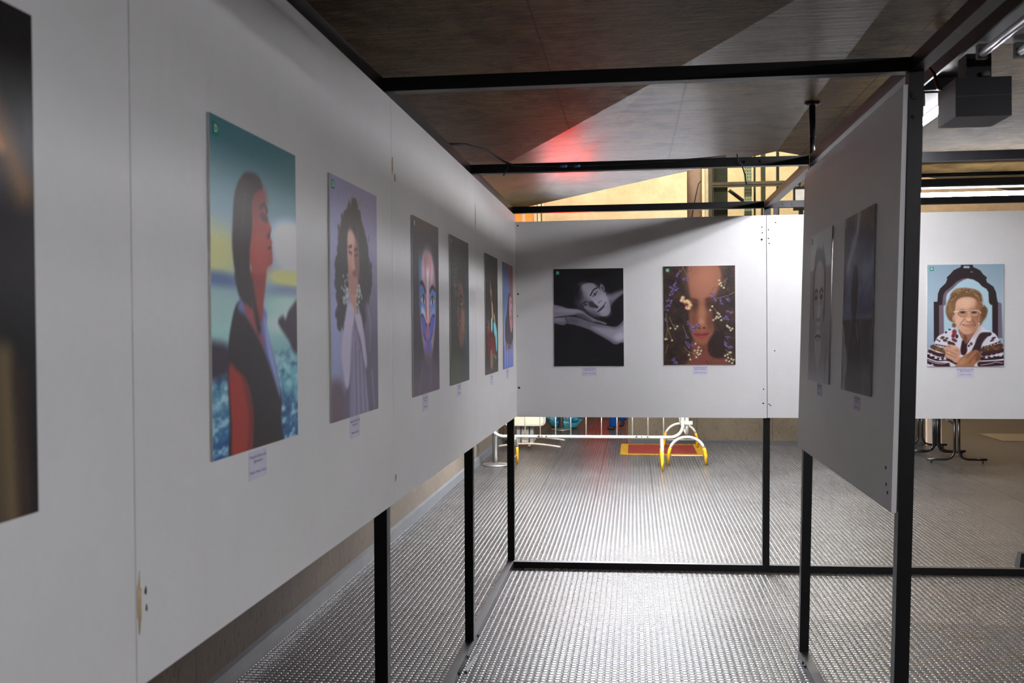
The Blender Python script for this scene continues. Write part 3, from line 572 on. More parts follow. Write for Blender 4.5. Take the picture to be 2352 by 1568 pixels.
def paint_lady():            # elderly woman with glasses before a dark mirror frame
    p = Paint(200, 280, (152,172,184)); U = lambda a, b: ((a-103+.005*(b-92))/957., (b-92+.014*(a-103))/1275.)
    P = lambda l, *k, **kw: p.poly([U(*t) for t in l], *k, **kw)
    p.vgrad([(0,(134,158,172)),(.4,(160,180,192)),(1,(142,160,176))])
    P([(230,555),(300,420),(420,300),(600,210),(780,260),(930,370),(985,550),(1030,570),(1040,1000),(960,1000),(930,600),(900,480),(700,300),(420,380),(330,560),(310,1000),(240,1000)], (104,88,104), .012, .9, sm=False)
    dark = (42,33,36)
    P([(182,555),(228,552),(236,452),(262,388),(334,320),(354,268),(345,250),(392,206),(432,160),(490,132),(522,118),(526,92),(672,90),(682,120),(730,140),(766,160),(802,208),(850,248),(838,270),(850,308),(928,360),(962,430),(976,552),(985,556),(985,1000),(182,1060)], dark, .006, sm=False)
    P([(560,105),(630,105),(635,132),(556,132)], (168,178,188), .006, sm=False)
    P([(248,1060),(248,598),(290,590),(300,480),(322,430),(420,350),(470,300),(540,266),(600,256),(680,272),(745,310),(785,355),(845,390),(868,430),(874,555),(890,580),(915,590),(915,1000)], (110,94,108), .008, sm=False)
    P([(312,1060),(305,610),(335,585),(338,500),(352,450),(430,380),(490,320),(560,278),(610,262),(680,275),(745,312),(785,357),(843,392),(866,432),(872,557),(888,584),(912,594),(912,1000)], (166,194,206), .008, sm=False)
    p.ell(*U(660,178), .016, .006, (150,140,140), 10, .5, .8)
    # hair
    P([(335,690),(345,600),(385,500),(400,450),(470,395),(560,378),(660,388),(740,415),(785,470),(790,560),(805,605),(842,620),(858,665),(835,730),(800,790),(775,832),(745,830),(735,720),(470,700),(450,800),(400,800),(360,760)], (112,82,54), .014)
    r = np.random.default_rng(5)
    for k in range(150):
        t = r.random()*PI*1.2-PI*1.1; rr = .8+.25*r.random(); x, y = 590+rr*225*math.cos(t), 620+rr*235*math.sin(t)
        if y > 800: continue
        p.line([U(x,y),U(x+18*math.cos(t+1.5),y+24*math.sin(t+1.7))], .010, [(150,116,80),(78,54,36),(176,146,104)][k % 3], .006, .55)
    p.ell(*U(390,640), .055, .07, (132,100,66), 0, .6, .7); p.ell(*U(800,690), .045, .06, (92,64,42), 0, .6, .8); p.ell(*U(438,845), .028, .022, (112,80,54), 0, .5); p.ell(*U(470,410), .05, .018, (150,122,88), -20, .7, .7)
    # neck and body
    P([(500,880),(700,860),(700,960),(650,1040),(590,1080),(530,1010)], (148,104,82), .012); P([(560,960),(600,1000),(590,1070),(560,1040)], (98,62,50), .014, .8)
    body = [(80,1380),(98,1215),(140,1120),(190,1060),(235,985),(300,950),(350,900),(385,888),(440,885),(480,930),(530,1010),(590,1085),(650,1010),(720,900),(770,852),(830,890),(910,925),(960,960),(1000,1040),(1040,1190),(1065,1380)]
    P(body, (206,206,216), .008)
    # face
    P([(452,620),(470,545),(520,505),(600,490),(680,505),(735,560),(755,640),(760,720),(742,800),(720,875),(680,930),(620,955),(560,950),(500,900),(460,830),(440,740)], (206,160,132), .012)
    p.ell(*U(690,760), .075, .14, (160,108,82), 0, .8, .85); p.ell(*U(590,570), .1, .04, (226,186,158), 0, .8, .8); p.ell(*U(500,780), .045, .06, (220,176,150), 0, .8, .8); p.ell(*U(735,640), .03, .1, (128,84,62), 0, .8, .7)
    for y in (565,590): p.line([U(520,y),U(600,y-8),U(690,y)], .005, (176,130,104), .004, .5)
    for ex in (545,688):
        p.ell(*U(ex,690), .064, .038, (164,122,94), 0, .35, .9); p.ell(*U(ex,684), .03, .011, (66,44,38), 0, .5); p.line([U(ex-42,662),U(ex,650),U(ex+42,662)], .011, (112,78,60), .006, .9)
        p.ell(*U(ex,716), .05, .012, (196,150,122), 0, .7, .6)
    for cx in (548,694):
        p.line([U(cx+56*math.cos(t), 698+42*math.sin(t)) for t in np.linspace(0, 2*PI, 17)], .006, (112,82,66), .004, .9); p.line([U(cx-54,664),U(cx,655),U(cx+54,664)], .011, (206,182,160), .004)
    p.line([U(600,688),U(622,680),U(642,688)], .009, (206,182,160), .004); p.line([U(437,678),U(492,672)], .018, (214,192,168), .006); p.line([U(748,668),U(770,690)], .014, (196,176,150), .006)
    P([(606,690),(640,690),(655,770),(640,800),(600,795),(588,765)], (198,150,122), .012, .9); p.ell(*U(618,775), .03, .018, (226,182,156), 0, .7, .9); p.line([U(590,792),U(620,800),U(650,790)], .008, (120,72,58), .006, .8)
    p.line([U(575,760),U(530,810),U(512,842)], .012, (146,98,78), .008, .8); p.line([U(665,770),U(695,820),U(700,850)], .012, (112,70,54), .008, .8)
    P([(540,838),(610,848),(682,842),(640,866),(580,862)], (172,102,88), .008); p.line([U(538,838),U(610,846),U(684,842)], .008, (104,52,46), .004); p.line([U(560,852),U(660,852)], .006, (226,206,190), .004, .8)
    p.ell(*U(600,915), .05, .022, (192,146,120), 0, .8, .7); p.ell(*U(430,760), .014, .03, (196,146,120), 0, .5); p.ell(*U(748,824), .009, .006, (236,232,226), 0, .4)
    # blouse pattern
    mar = (62,32,36)
    P([(515,1190),(525,1090),(545,1030),(590,1075),(640,1010),(600,1090),(598,1170),(560,1220)], (52,26,32), .01)
    P([(640,1180),(690,1090),(720,1010),(770,940),(850,930),(900,940),(830,1010),(780,1090),(770,1210),(700,1230)], (50,34,38), .014)
    P([(610,1160),(640,1080),(690,1020),(705,1010),(680,1100),(650,1165)], (206,206,216), .008, .9)
    for a, b, rx, ry, t, c in [(290,1003,.03,.014,-20,(84,52,42)),(322,1036,.03,.014,10,(78,46,40)),(380,1068,.032,.017,40,mar),(440,1032,.04,.016,30,(82,50,44)),(420,1078,.035,.014,30,mar),(345,1010,.02,.01,0,(92,54,48)),(250,1045,.016,.008,20,(70,44,62)),(225,1030,.012,.008,0,(70,44,62)),(335,935,.018,.01,-40,(74,40,48)),(440,935,.03,.03,0,(132,40,48)),(425,980,.024,.02,0,(112,34,42)),(470,985,.02,.02,0,(60,30,40)),(380,900,.02,.008,0,(70,40,52)),(880,960,.03,.012,-30,(48,34,42)),(930,1000,.03,.01,-20,(60,40,52)),(910,1030,.03,.01,-25,(74,44,60)),(650,1075,.02,.016,0,(96,62,54)),(620,1100,.016,.012,0,(78,50,46))]:
        p.ell(*U(a,b), rx, ry, c, t, .3, .95)
    def band(pts, w, c, a=1.): p.line([U(*t) for t in pts], w, c, .007, a)
    band([(185,1088),(260,1100),(340,1115)], .02, (66,36,42)); band([(165,1120),(250,1150),(330,1175)], .06, (82,56,38)); band([(130,1175),(230,1215),(330,1225)], .05, mar); band([(110,1235),(230,1275),(350,1270),(470,1320)], .05, (46,26,32)); band([(98,1300),(220,1340),(360,1345)], .06, (58,28,36))
    band([(800,1115),(900,1090),(1010,1045)], .02, (66,36,42)); band([(805,1150),(910,1130),(1015,1095)], .07, (74,48,36)); band([(800,1205),(920,1185),(1035,1150)], .06, mar); band([(780,1260),(920,1250),(1045,1235)], .05, (46,26,32)); band([(760,1330),(920,1320),(1055,1310)], .07, (56,28,36))
    for a, b in [(195,1090),(230,1098),(265,1104),(300,1112),(820,1112),(860,1104),(900,1092),(940,1078),(980,1060)]: p.ell(*U(a,b), .009, .005, (206,180,190), 0, .4)
    for k in range(90):
        a, b = (165+160*r.random(), 1125+50*r.random()) if k % 2 else (815+190*r.random(), 1105+45*r.random()); p.ell(*U(a,b), .006, .004, (142,108,66), 0, .5, .8)
    for a, b in [(150,1222),(205,1252),(262,1268),(320,1262),(840,1240),(905,1226),(965,1212),(1015,1212)]: P([(a-22,b+16),(a,b-26),(a+22,b+16)], (206,206,216), .006, sm=False)
    band([(110,1290),(200,1322),(300,1330),(380,1300)], .008, (206,200,206)); band([(770,1340),(900,1318),(960,1300),(1040,1312)], .008, (206,200,206)); P([(370,1345),(395,1320),(430,1345)], (206,206,216), .006, sm=False); P([(140,1350),(160,1330),(180,1350)], (206,206,216), .006, sm=False)
    # hands
    P([(306,1150),(322,1120),(345,1096),(400,1088),(450,1105),(500,1140),(520,1190),(500,1240),(540,1250),(480,1310),(440,1310),(400,1280),(340,1255),(318,1235),(325,1190)], (196,148,124), .01)
    for q_ in ([(340,1110),(420,1130),(480,1170)],[(312,1160),(390,1180),(470,1220)],[(325,1200),(400,1225),(460,1255)]): p.line([U(*t) for t in q_], .008, (134,88,72), .006, .8)
    p.ell(*U(372,1190), .011, .012, (206,176,96), 0, .4); p.ell(*U(430,1125), .04, .016, (216,172,148), 15, .7, .7)
    P([(455,1380),(480,1310),(520,1255),(590,1205),(650,1170),(700,1150),(745,1165),(772,1205),(765,1250),(725,1300),(690,1340),(660,1380)], (160,108,76), .01)
    for q_ in ([(690,1160),(620,1220),(560,1300)],[(740,1180),(680,1240),(620,1320)],[(765,1230),(710,1280)]): p.line([U(*t) for t in q_], .009, (98,58,42), .007, .8)
    p.ell(*U(540,1300), .07, .025, (190,142,106), -35, .7, .7); p.ell(*U(740,1240), .04, .05, (104,64,46), 0, .7, .7)
    p.grain(6, 9); return p
def paint_man():             # black-and-white close portrait of a man with cropped hair
    p = Paint(110, 154, (104,103,106)); p.vgrad([(0,(150,150,156)),(.2,(158,158,164)),(.235,(160,160,166)),(.25,(112,110,114)),(.7,(104,102,106)),(1,(112,112,116))])
    p.poly([(.18,.24),(.24,.14),(.34,.09),(.40,.105),(.46,.09),(.54,.12),(.6,.095),(.70,.16),(.76,.26),(.76,.45),(.70,.6),(.24,.6),(.16,.45)], (62,61,63), .025)
    p.poly([(.24,.28),(.34,.22),(.48,.19),(.62,.23),(.70,.30),(.70,.5),(.66,.68),(.60,.82),(.50,.9),(.40,.9),(.32,.80),(.26,.66),(.22,.48)], (126,124,127), .03)
    p.ell(.46,.3,.16,.09,(138,136,139),0,.8,.7); p.ell(.46,.55,.06,.1,(142,140,143),0,.8,.7); p.ell(.28,.6,.06,.12,(98,96,99),0,.8,.7); p.ell(.64,.6,.06,.12,(96,94,97),0,.8,.7)
    for x in (.32,.58): p.line([(x-.08,.405),(x,.385),(x+.08,.40)], .035, (58,57,60), .014); p.ell(x,.435,.075,.02,(62,61,64),0,.5); p.ell(x,.437,.025,.014,(30,30,32),0,.4); p.ell(x,.475,.08,.014,(102,100,103),0,.7,.8)
    p.line([(.42,.42),(.41,.52),(.38,.57)], .02, (88,86,89), .015, .8); p.ell(.41,.585,.03,.012,(62,60,63),0,.5); p.ell(.51,.585,.03,.012,(62,60,63),0,.5); p.line([(.36,.57),(.46,.6),(.56,.57)], .02, (100,98,101), .015, .7); p.line([(.35,.6),(.32,.68)], .014, (86,84,87), .01); p.line([(.58,.6),(.61,.68)], .014, (86,84,87), .01)
    p.line([(.33,.702),(.46,.692),(.59,.702)], .02, (52,51,54), .01); p.ell(.46,.72,.09,.012,(110,108,111),0,.6); p.ell(.46,.64,.12,.016,(98,96,99),0,.7,.6)
    p.poly([(.2,.85),(.34,.84),(.5,.93),(.6,.86),(.74,.86),(1.05,.95),(1.05,1.05),(-.05,1.05),(-.05,.92)], (108,107,110), .05, .8); p.line([(.86,.78),(.82,.98)], .03, (70,69,72), .02, .7)
    p.grain(6, 10); return p
def paint_storm():           # dark figure seen from behind under a stormy sky
    p = Paint(120, 168, (70,72,84)); p.vgrad([(0,(74,76,84)),(.15,(54,54,66)),(.3,(74,78,96)),(.42,(86,92,112)),(.55,(60,66,92)),(.585,(82,86,100)),(.6,(52,50,52)),(1,(50,49,47))])
    n = p.noise(4, 6, 4, 17); sky = 1-p.sm(p.Y/1.4, .54, .6)
    p.comp(np.clip((n-.5)*4, 0, 1)*sky*.6, (118,124,142)); p.comp(np.clip((.46-n)*4, 0, 1)*sky*.6, (42,42,56))
    p.line([(.52,.02),(.44,.12),(.26,.22),(.14,.30)], .09, (142,148,160), .05, .6); p.line([(.5,.0),(.47,.1)], .04, (170,172,174), .03, .7); p.ell(.75,.33,.2,.05,(110,116,136),0,.8,.7)
    g = p.noise(12, 8, 3, 19); p.comp(np.clip((g-.55)*5, 0, 1)*(1-sky)*.5, (72,70,66))
    p.poly([(.0,.62),(.08,.66),(.1,.72),(.18,.78),(.2,.86),(.14,.95),(.16,1.05),(.02,1.05),(.05,.9),(.0,.8)], (120,122,128), .03, .8)
    p.poly([(.36,.60),(.52,.60),(.58,.66),(.66,.76),(.66,1.05),(.22,1.05),(.24,.8),(.3,.68)], (42,40,39), .03); p.line([(.5,.62),(.56,.7)], .025, (112,112,116), .015, .7)
    p.poly([(.38,.30),(.43,.285),(.48,.30),(.52,.38),(.51,.50),(.46,.60),(.38,.61),(.33,.52),(.33,.40)], (38,36,36), .016)
    p.line([(.42,.34),(.40,.54)], .05, (54,51,50), .03, .6); p.ell(.4,.72,.08,.04,(66,44,40),0,.8,.5); p.grain(6, 11); return p
def paint_edge():            # dark print seen only as a sliver: golden-brown arm on black
    p = Paint(110, 154, (28,27,28)); p.vgrad([(0,(24,23,23)),(.4,(34,32,36)),(.7,(27,26,27)),(1,(20,19,19))])
    p.line([(.55,.02),(.70,.14),(.84,.24),(.95,.35)], .10, (104,76,48), .05); p.line([(.6,.05),(.74,.18),(.86,.28)], .03, (170,120,74), .02, .8); p.line([(.76,.22),(.84,.27)], .03, (176,104,64), .02, .8)
    p.poly([(.2,.72),(.6,.68),(.84,.66),(.90,.74),(.90,1.05),(.2,1.05)], (74,64,48), .04); p.line([(.86,.68),(.87,.85),(.89,1.0)], .05, (104,88,62), .04, .8); p.line([(.93,.72),(.94,1.)], .06, (50,38,34), .03, .8)
    p.ell(.3,.35,.2,.15,(116,84,60),0,.7,.8); p.grain(5, 12); return p

def print_mesh(p, gain):
    """5:7 board, front at local depth 0 (x right, y up), back 6 mm behind; face colours from the painted canvas."""
    nx, ny = p.nx, p.ny; col = p.linear(gain)
    gx, gy = np.meshgrid((np.arange(nx)/(nx-1)-.5)*.5, (.5-np.arange(ny)/(ny-1))*.7)
    V = np.stack([gx.ravel(), gy.ravel(), np.zeros(nx*ny)], -1)
    i = np.arange(nx*ny).reshape(ny, nx)
    Q = np.stack([i[1:,:-1], i[1:,1:], i[:-1,1:], i[:-1,:-1]], -1).reshape(-1, 4)
    c = [(-.25,.35),(.25,.35),(.25,-.35),(-.25,-.35)]
    ex = [(x,y,0.) for x, y in c]+[(x,y,-.006) for x, y in c]; b = nx*ny
    E = [(b+4,b+5,b+1,b+0),(b+5,b+6,b+2,b+1),(b+6,b+7,b+3,b+2),(b+7,b+4,b+0,b+3),(b+4,b+7,b+6,b+5)]
    V = np.concatenate([V, np.array(ex)]); F = np.concatenate([Q, np.array(E)])
    me = bpy.data.meshes.new('photo_print'); me.vertices.add(len(V)); me.vertices.foreach_set('co', V.ravel().astype(np.float32))
    me.loops.add(F.size); me.loops.foreach_set('vertex_index', F.ravel().astype(np.int32))
    me.polygons.add(len(F)); me.polygons.foreach_set('loop_start', (np.arange(len(F))*4).astype(np.int32))
    mi = np.zeros(len(F), np.int32); mi[-5:] = 1
    me.polygons.foreach_set('material_index', mi)
    a = me.color_attributes.new('print', 'FLOAT_COLOR', 'POINT'); C = np.ones((len(V), 4), np.float32); C[:nx*ny,:3] = col.reshape(-1, 3)
    a.data.foreach_set('color', C.ravel()); me.update(calc_edges=True); me.validate(); return me

# ------------------------------------------------------------------ the setting
K = .0295                                              # the right-hand bay leans outwards
def mesh_obj(name, verts, faces, mat, loc=(0,0,0)):
    me = bpy.data.meshes.new(name); me.from_pydata(verts, [], faces); me.update()
    return link(name, me, mat, None, loc)
struct(mesh_obj('floor', [(-3,-5,0),(13,-5,0),(13,21,0),(-3,21,0)], [(0,1,2,3)], M['floor']), 'dark studded rubber tile floor', 'floor')
# concrete ceiling slab: flat field, a smoother facet beyond a diagonal crease, and a darker facet right of the hanger rod
cr = [(3.2,-.55,2.9),(.925,4.717,2.9),(-.028,6.803,2.9),(-1.3,9.59,2.9)]
A_ = (1.795,6.629,2.9); E_ = (-.247,10.083,3.0); E2 = (-1.3,11.86,3.05)
R0, R1 = (1.769,5.21,2.9), (2.3,-.55,2.93)
def slab(name, ring, mat, th=.35):
    n = len(ring); v = list(ring)+[(x,y,z+th) for x, y, z in ring]
    f = [tuple(range(n)), tuple(range(2*n-1, n-1, -1))]+[(i,(i+1) % n,n+(i+1) % n,n+i) for i in range(n)]
    o = mesh_obj(name, v, f, mat); bm = bmesh.new(); bm.from_mesh(o.data); bmesh.ops.recalc_face_normals(bm, faces=bm.faces); bm.to_mesh(o.data); bm.free(); return struct(o)
slab('ceiling', [(-1.3,-5,2.9),(3.2,-5,2.9)]+cr, M['ceil'])
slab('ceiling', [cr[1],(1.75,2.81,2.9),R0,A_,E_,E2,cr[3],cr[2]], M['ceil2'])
slab('ceiling', [(1.75,2.81,2.9),cr[0],(3.2,-5,2.9),(12.9,-5,2.9),(12.9,17.5,2.9),(3.25,8.109,2.9),A_,R0], M['ceil'])
struct(MB().box(-1.4,-1.16,-5,15,0,3.2).build('wall_left', M['wallside'], loc=(0,0,0)))
struct(MB().box(-1.16,-1.122,-5,15,0,.09).build('baseboard_left', M['skirt']))
struct(MB().box(.755,5.05,14.78,15.02,0,3.0).build('wall_back', M['wallc'], loc=(0,0,0)))
struct(MB().box(.80,5.0,14.76,14.79,0,.045).build('baseboard_back', M['darkgrey']))
struct(MB().box(5.05,5.25,14.70,15.1,0,3.0).build('trim_1', M['pinkcol']))
struct(MB().box(-3,13,20.5,20.8,0,8).build('wall_far', M['owall'], loc=(0,0,0)))
struct(MB().box(-3.2,-3,15,20.5,0,8).build('wall_left_far', M['owall'], loc=(0,0,0)))
struct(MB().box(13,13.2,-5,20.5,0,8).build('wall_right', M['wallc'], loc=(0,0,0)))
struct(MB().box(-1.4,13,-5.2,-5,0,3.2).build('wall_front', M['wallc'], loc=(0,0,0)))
struct(MB().box(-3,13,5,20.8,8,8.2).build('ceiling_upper', M['pinkcol'], loc=(0,0,0)))
for i, (x0, x1, m) in enumerate([(-1.62,-1.465,'orange'),(-1.40,-1.235,'orange'),(-1.465,-1.40,'pinkcol'),(-1.225,-1.155,'pinkcol'),(-1.135,-1.075,'ivory'),(-1.045,-1.02,'ivory')]):
    struct(MB().box(x0,x1,20.40,20.5,0,8).build('trim_%d' % (i+2), M[m]))

# ------------------------------------------------------------------ black exhibition frame
fr = thing('exhibition_frame', (0,3.4,0), 'black square-tube steel frame of posts and beams carrying the white panels', 'frame')
def fpart(name, mb): return mb.build(name, M['black'], fr)
def bolt(c, axis, r=.011, parent=None):
    b = MB().disc(c, axis, r, .008, 14).disc(Vector(c)+Vector(axis).normalized()*.004, axis, r*.55, .006, 6)
    return b.build('bolt', M['black'], parent if parent is not None else fr)
W_ = .047
posts = []
for y0 in (1.51, 3.35, 5.20): posts.append(fpart('post', MB().lean(-.0725, .003, W_, y0, y0+W_, .045, 2.58)))
fpart('post', MB().lean(-.077, .002, W_+.003, 7.042, 7.09, .045, 2.58))
pd = fpart('post', MB().lean(1.744, .0078, W_, 7.05, 7.097, .045, 2.58))
fpart('post', MB().lean(3.60, .004, W_, 7.10, 7.147, .045, 2.58))
pf = fpart('post', MB().lean(1.683, .0262, W_, 3.352, 3.399, .0, 2.58))
pr_ = fpart('post', MB().lean(1.693, .0235, W_, 5.2, 5.247, .0, 2.58))
ZB0, ZB1 = 2.578, 2.625
b1 = fpart('upper_beam', MB().box(-.02,1.752,3.35,3.397,ZB0,ZB1))
b2 = fpart('upper_beam', MB().box(-.02,1.752,5.2,5.247,ZB0,ZB1))
b3 = fpart('upper_beam', MB().box(-.02,1.765,7.045,7.092,ZB0,ZB1))
fpart('upper_beam', MB().box(1.803,4.6,5.2,5.247,ZB0,ZB1))
b5 = fpart('upper_beam', MB().box(1.815,4.6,7.045,7.092,ZB0,ZB1))
for y0, y1 in ((-.3,3.35),(3.35,5.2),(5.2,7.092)):
    fpart('upper_beam', MB().box(-.067,-.02,y0+.001,y1-.001,ZB0,ZB1))
    fpart('upper_beam', MB().hexa([(1.754+(.01 if y0 > 5 else 0),y0+.001,ZB0),(1.801+(.01 if y0 > 5 else 0),y0+.001,ZB0),(1.801+(.015 if y0 > 5 else 0),y1-.001,ZB0),(1.754+(.015 if y0 > 5 else 0),y1-.001,ZB0),
        (1.754+(.01 if y0 > 5 else 0),y0+.001,ZB1),(1.801+(.01 if y0 > 5 else 0),y0+.001,ZB1),(1.801+(.015 if y0 > 5 else 0),y1-.001,ZB1),(1.754+(.015 if y0 > 5 else 0),y1-.001,ZB1)]))
fl = fpart('floor_beam', MB().box(-.0735,-.0265,-.3,7.0,.004,.05))
flr = fpart('floor_beam', MB().box(1.693,1.740,-.3,5.199,.004,.05))
fb = fpart('floor_beam', MB().hexa([(-.077,6.99,.004),(3.66,7.104,.004),(3.66,7.15,.004),(-.077,7.037,.004),(-.077,6.99,.05),(3.66,7.104,.05),(3.66,7.15,.05),(-.077,7.037,.05)]))
for x in (.045,.115): bolt((x,3.349,2.60), (0,-1,0), .011, b1)
bolt((1.46,3.349,2.605), (0,-1,0), .013, b1)
for x in (1.43,1.51): bolt((x,5.199,2.602), (0,-1,0), .009, b2)
for x in (.05,.09,.15): bolt((x,7.044,2.60), (0,-1,0), .009, b3)
bolt((1.60,7.044,2.60), (0,-1,0), .014, b3)
for x in (1.90,1.965): bolt((x,7.044,2.60), (0,-1,0), .015, b5)
bolt((1.768,3.351,2.50), (0,-1,0), .014, pf); bolt((1.766,3.351,2.43), (0,-1,0), .008, pf)
for x in (1.70,1.81,1.86,1.95): bolt((x,6.993+.0305*x,.028), (0,-1,0), .007, fb)
for y in (4.75,5.0,5.35): bolt((-.0255,y,.028), (1,0,0), .009, fl)
for y in (5.02,5.08): bolt((1.692,y,.03), (-1,0,0), .008, flr)
for z in (.27,.36): bolt((1.718+.0235*z,5.199,z), (0,-1,0), .008, pr_)
for z in (.2,.35): bolt((1.765+.0078*z,7.049,z), (0,-1,0), .006, pd)
fpart('corner_plate', MB().box(1.83,1.86,7.046,7.07,2.53,2.577))
hr = MB().tube([(1.772,5.222,2.626),(1.772,5.222,2.72)], .013).tube([(1.772,5.222,2.72),(1.772,5.222,2.885)], .016).lathe((1.772,5.222,2.885), [(.022,0),(.04,.006),(.04,.014)], 20)
tag(hr.build('hanger_rod', M['black']), 'black threaded rod from concrete ceiling to frame corner above the grey panel', 'hanger rod')

# ------------------------------------------------------------------ white display panels
def panel(hexv, label, name='display_board'):
    o = MB().hexa(hexv).build(name, M['panel']); return tag(o, label, 'display board', 'white display panels on the black frame')
def lbot(y): return float(np.interp(y, [-.3,1.6,2.1,3.3,5.3,7.03], [1.138,1.132,1.130,1.126,1.115,1.103]))
def lpan(y0, y1, label, x1=0.):
    a, b = lbot(y0), lbot(y1)
    return panel([(x1-.019,y0,a),(x1,y0,a),(x1,y1,b),(x1-.019,y1,b),(x1-.019,y0,2.558),(x1,y0,2.558),(x1,y1,2.558),(x1-.019,y1,2.558)], label)
lp = [lpan(-.28,1.5635,'nearest white wall panel on the left, with the black and gold print'),
      lpan(1.5665,3.369,'white left wall panel carrying the sea profile and the curly hair prints'),
      lpan(3.372,5.2025,'white left wall panel carrying the butterfly face and the dripping face prints'),
      lpan(5.2055,7.0265,'farthest white left panel, in the corner, with turquoise jacket and falling hair prints')]
def bpan(x0, x1, zt0, zt1, y, label):
    return panel([(x0,y,1.098),(x1,y,1.096),(x1,y+.019,1.096),(x0,y+.019,1.098),(x0,y,zt0),(x1,y,zt1),(x1,y+.019,zt1),(x0,y+.019,zt0)], label)
bp = [bpan(.0008,1.775,2.512,2.523,7.027,'white panel at the end carrying the reclining woman and flower face prints'),
      bpan(1.779,3.61,2.523,2.517,7.027,'bright white end panel on the right carrying the portrait of the elderly woman')]
xl = lambda z: 1.658+K*z
y0, y1 = 3.356, 5.215
rp = panel([(xl(1.122),y0,1.122),(xl(1.122)+.016,y0,1.122),(xl(1.122)+.016,y1,1.118),(xl(1.122),y1,1.118),(xl(2.536),y0,2.536),(xl(2.536)+.016,y0,2.536),(xl(2.536)+.016,y1,2.536),(xl(2.536),y1,2.536)],
    'shaded grey-looking panel on the right seen edge-on, with two dark prints')
# marks on the panels: glue stains, screw holes and screws
def blob(pts, f, d, name, mat, par):
    return MB().prism(pts, f, d).build(name, mat, par)
def stain(panel_, y, z, w, h, seed, mat='stain', n=14):
    r = np.random.default_rng(seed); pts = []
    for k in range(n):
        t = 2*PI*k/n; q = .6+.5*r.random(); pts.append((y+w*q*math.cos(t), z+h*q*math.sin(t)))
    blob(pts, lambda a, b, d: (.0002+d, a, b), .0008, 'glue_stain' if mat == 'stain' else 'screw_hole', M[mat], panel_)
stain(lp[1], 1.575, 1.275, .008, .055, 1); stain(lp[1], 1.598, 1.292, .004, .009, 2, 'hole', 9); stain(lp[1], 1.60, 1.262, .003, .007, 3, 'hole', 9)
stain(lp[2], 3.385, 2.325, .010, .035, 4); stain(lp[2], 3.42, 2.285, .012, .016, 14); stain(lp[2], 3.392, 1.215, .012, .016, 5); stain(lp[3], 5.215, 2.345, .02, .07, 6)
def hole(panel_, x, z, r=.004, mat='hole'):
    MB().disc((x,7.0264,z), (0,-1,0), r, .0012, 10).build('screw_hole' if mat == 'hole' else 'screw', M[mat], panel_)
for x, z in [(1.745,2.44),(1.748,2.40),(1.746,2.355),(1.752,1.30),(1.748,1.20),(1.752,1.2)]: hole(bp[0], x, z, .0045)
hole(bp[0], 1.743, 2.352, .007, 'rust'); hole(bp[0], .017, 2.485, .006, 'rust'); hole(bp[0], .015, 1.99, .007, 'rust'); hole(bp[0], .018, 1.31, .009, 'rust'); hole(bp[0], .012, 1.83, .004)
for x, z in [(1.79,2.42),(1.79,2.36),(1.795,2.325),(1.84,2.47),(1.79,1.195),(1.80,1.185),(1.83,1.57)]: hole(bp[1], x, z, .0045)
for y_, z_ in [(3.44,1.26),(3.43,1.205),(3.41,1.18)]:
    MB().disc((xl(z_)-.0004,y_,z_), (-1,0,0), .006, .0012, 10).build('screw_hole', M['hole'], rp)

# ------------------------------------------------------------------ photographs, logos and caption cards
def frame_mat(pos, ax, tilt=0.):
    if ax == 'L': X, Y = Vector((0,1,0)), Vector((0,0,1))
    elif ax == 'B': X, Y = Vector((1,0,0)), Vector((0,0,1))
    else: X, Y = Vector((0,-1,0)), Vector((K,0,1)).normalized()
    Z = X.cross(Y); c, s = math.cos(tilt), math.sin(tilt); X, Y = X*c+Y*s, Y*c-X*s
    m = Matrix((X, Y, Z)).transposed().to_4x4(); m.translation = Vector(pos); return m
def text_mesh(body, size, align='CENTER', bold=0.):
    cu = bpy.data.curves.new('txt', 'FONT'); cu.body = body; cu.size = size; cu.align_x = align; cu.align_y = 'CENTER'; cu.resolution_u = 2; cu.offset = bold
    ob = bpy.data.objects.new('txt', cu); me = bpy.data.meshes.new_from_object(ob); bpy.data.objects.remove(ob); bpy.data.curves.remove(cu); me.materials.clear(); return me
def child(name, me, mat, par, mtx=None):
    o = bpy.data.objects.new(name, me); COL.objects.link(o); me.materials.append(mat); o.parent = par
    if mtx is not None: o.matrix_local = mtx
    return o
def box_mesh(w, h, d, name):
    b = MB().box(-w/2, w/2, -h/2, h/2, 0, d); me = bpy.data.meshes.new(name); bmesh.ops.recalc_face_normals(b.bm, faces=b.bm.faces); b.bm.to_mesh(me); b.bm.free(); return me
def photo(p, gain, pos, ax, tilt, label, mat='print', logo=True):
    me = print_mesh(p, gain); o = bpy.data.objects.new('photo_print', me); COL.objects.link(o); me.materials.append(M[mat]); me.materials.append(M['edge'])
    n = frame_mat(pos, ax, tilt); n.translation = n.translation+n.to_3x3()@Vector((0,0,.0068)); o.matrix_world = n
    tag(o, label, 'photograph', 'portrait photographs on the panels')
    if logo:
        lg = child('logo', box_mesh(.0265,.0265,.0006,'logo'), M['green'], o, Matrix.Translation((-.25+.0292,.35-.028,.0002)))
        child('logo_letter', text_mesh('D', .021, bold=.0006), M['white'], lg, Matrix.Translation((0,0,.0009)))
    return o
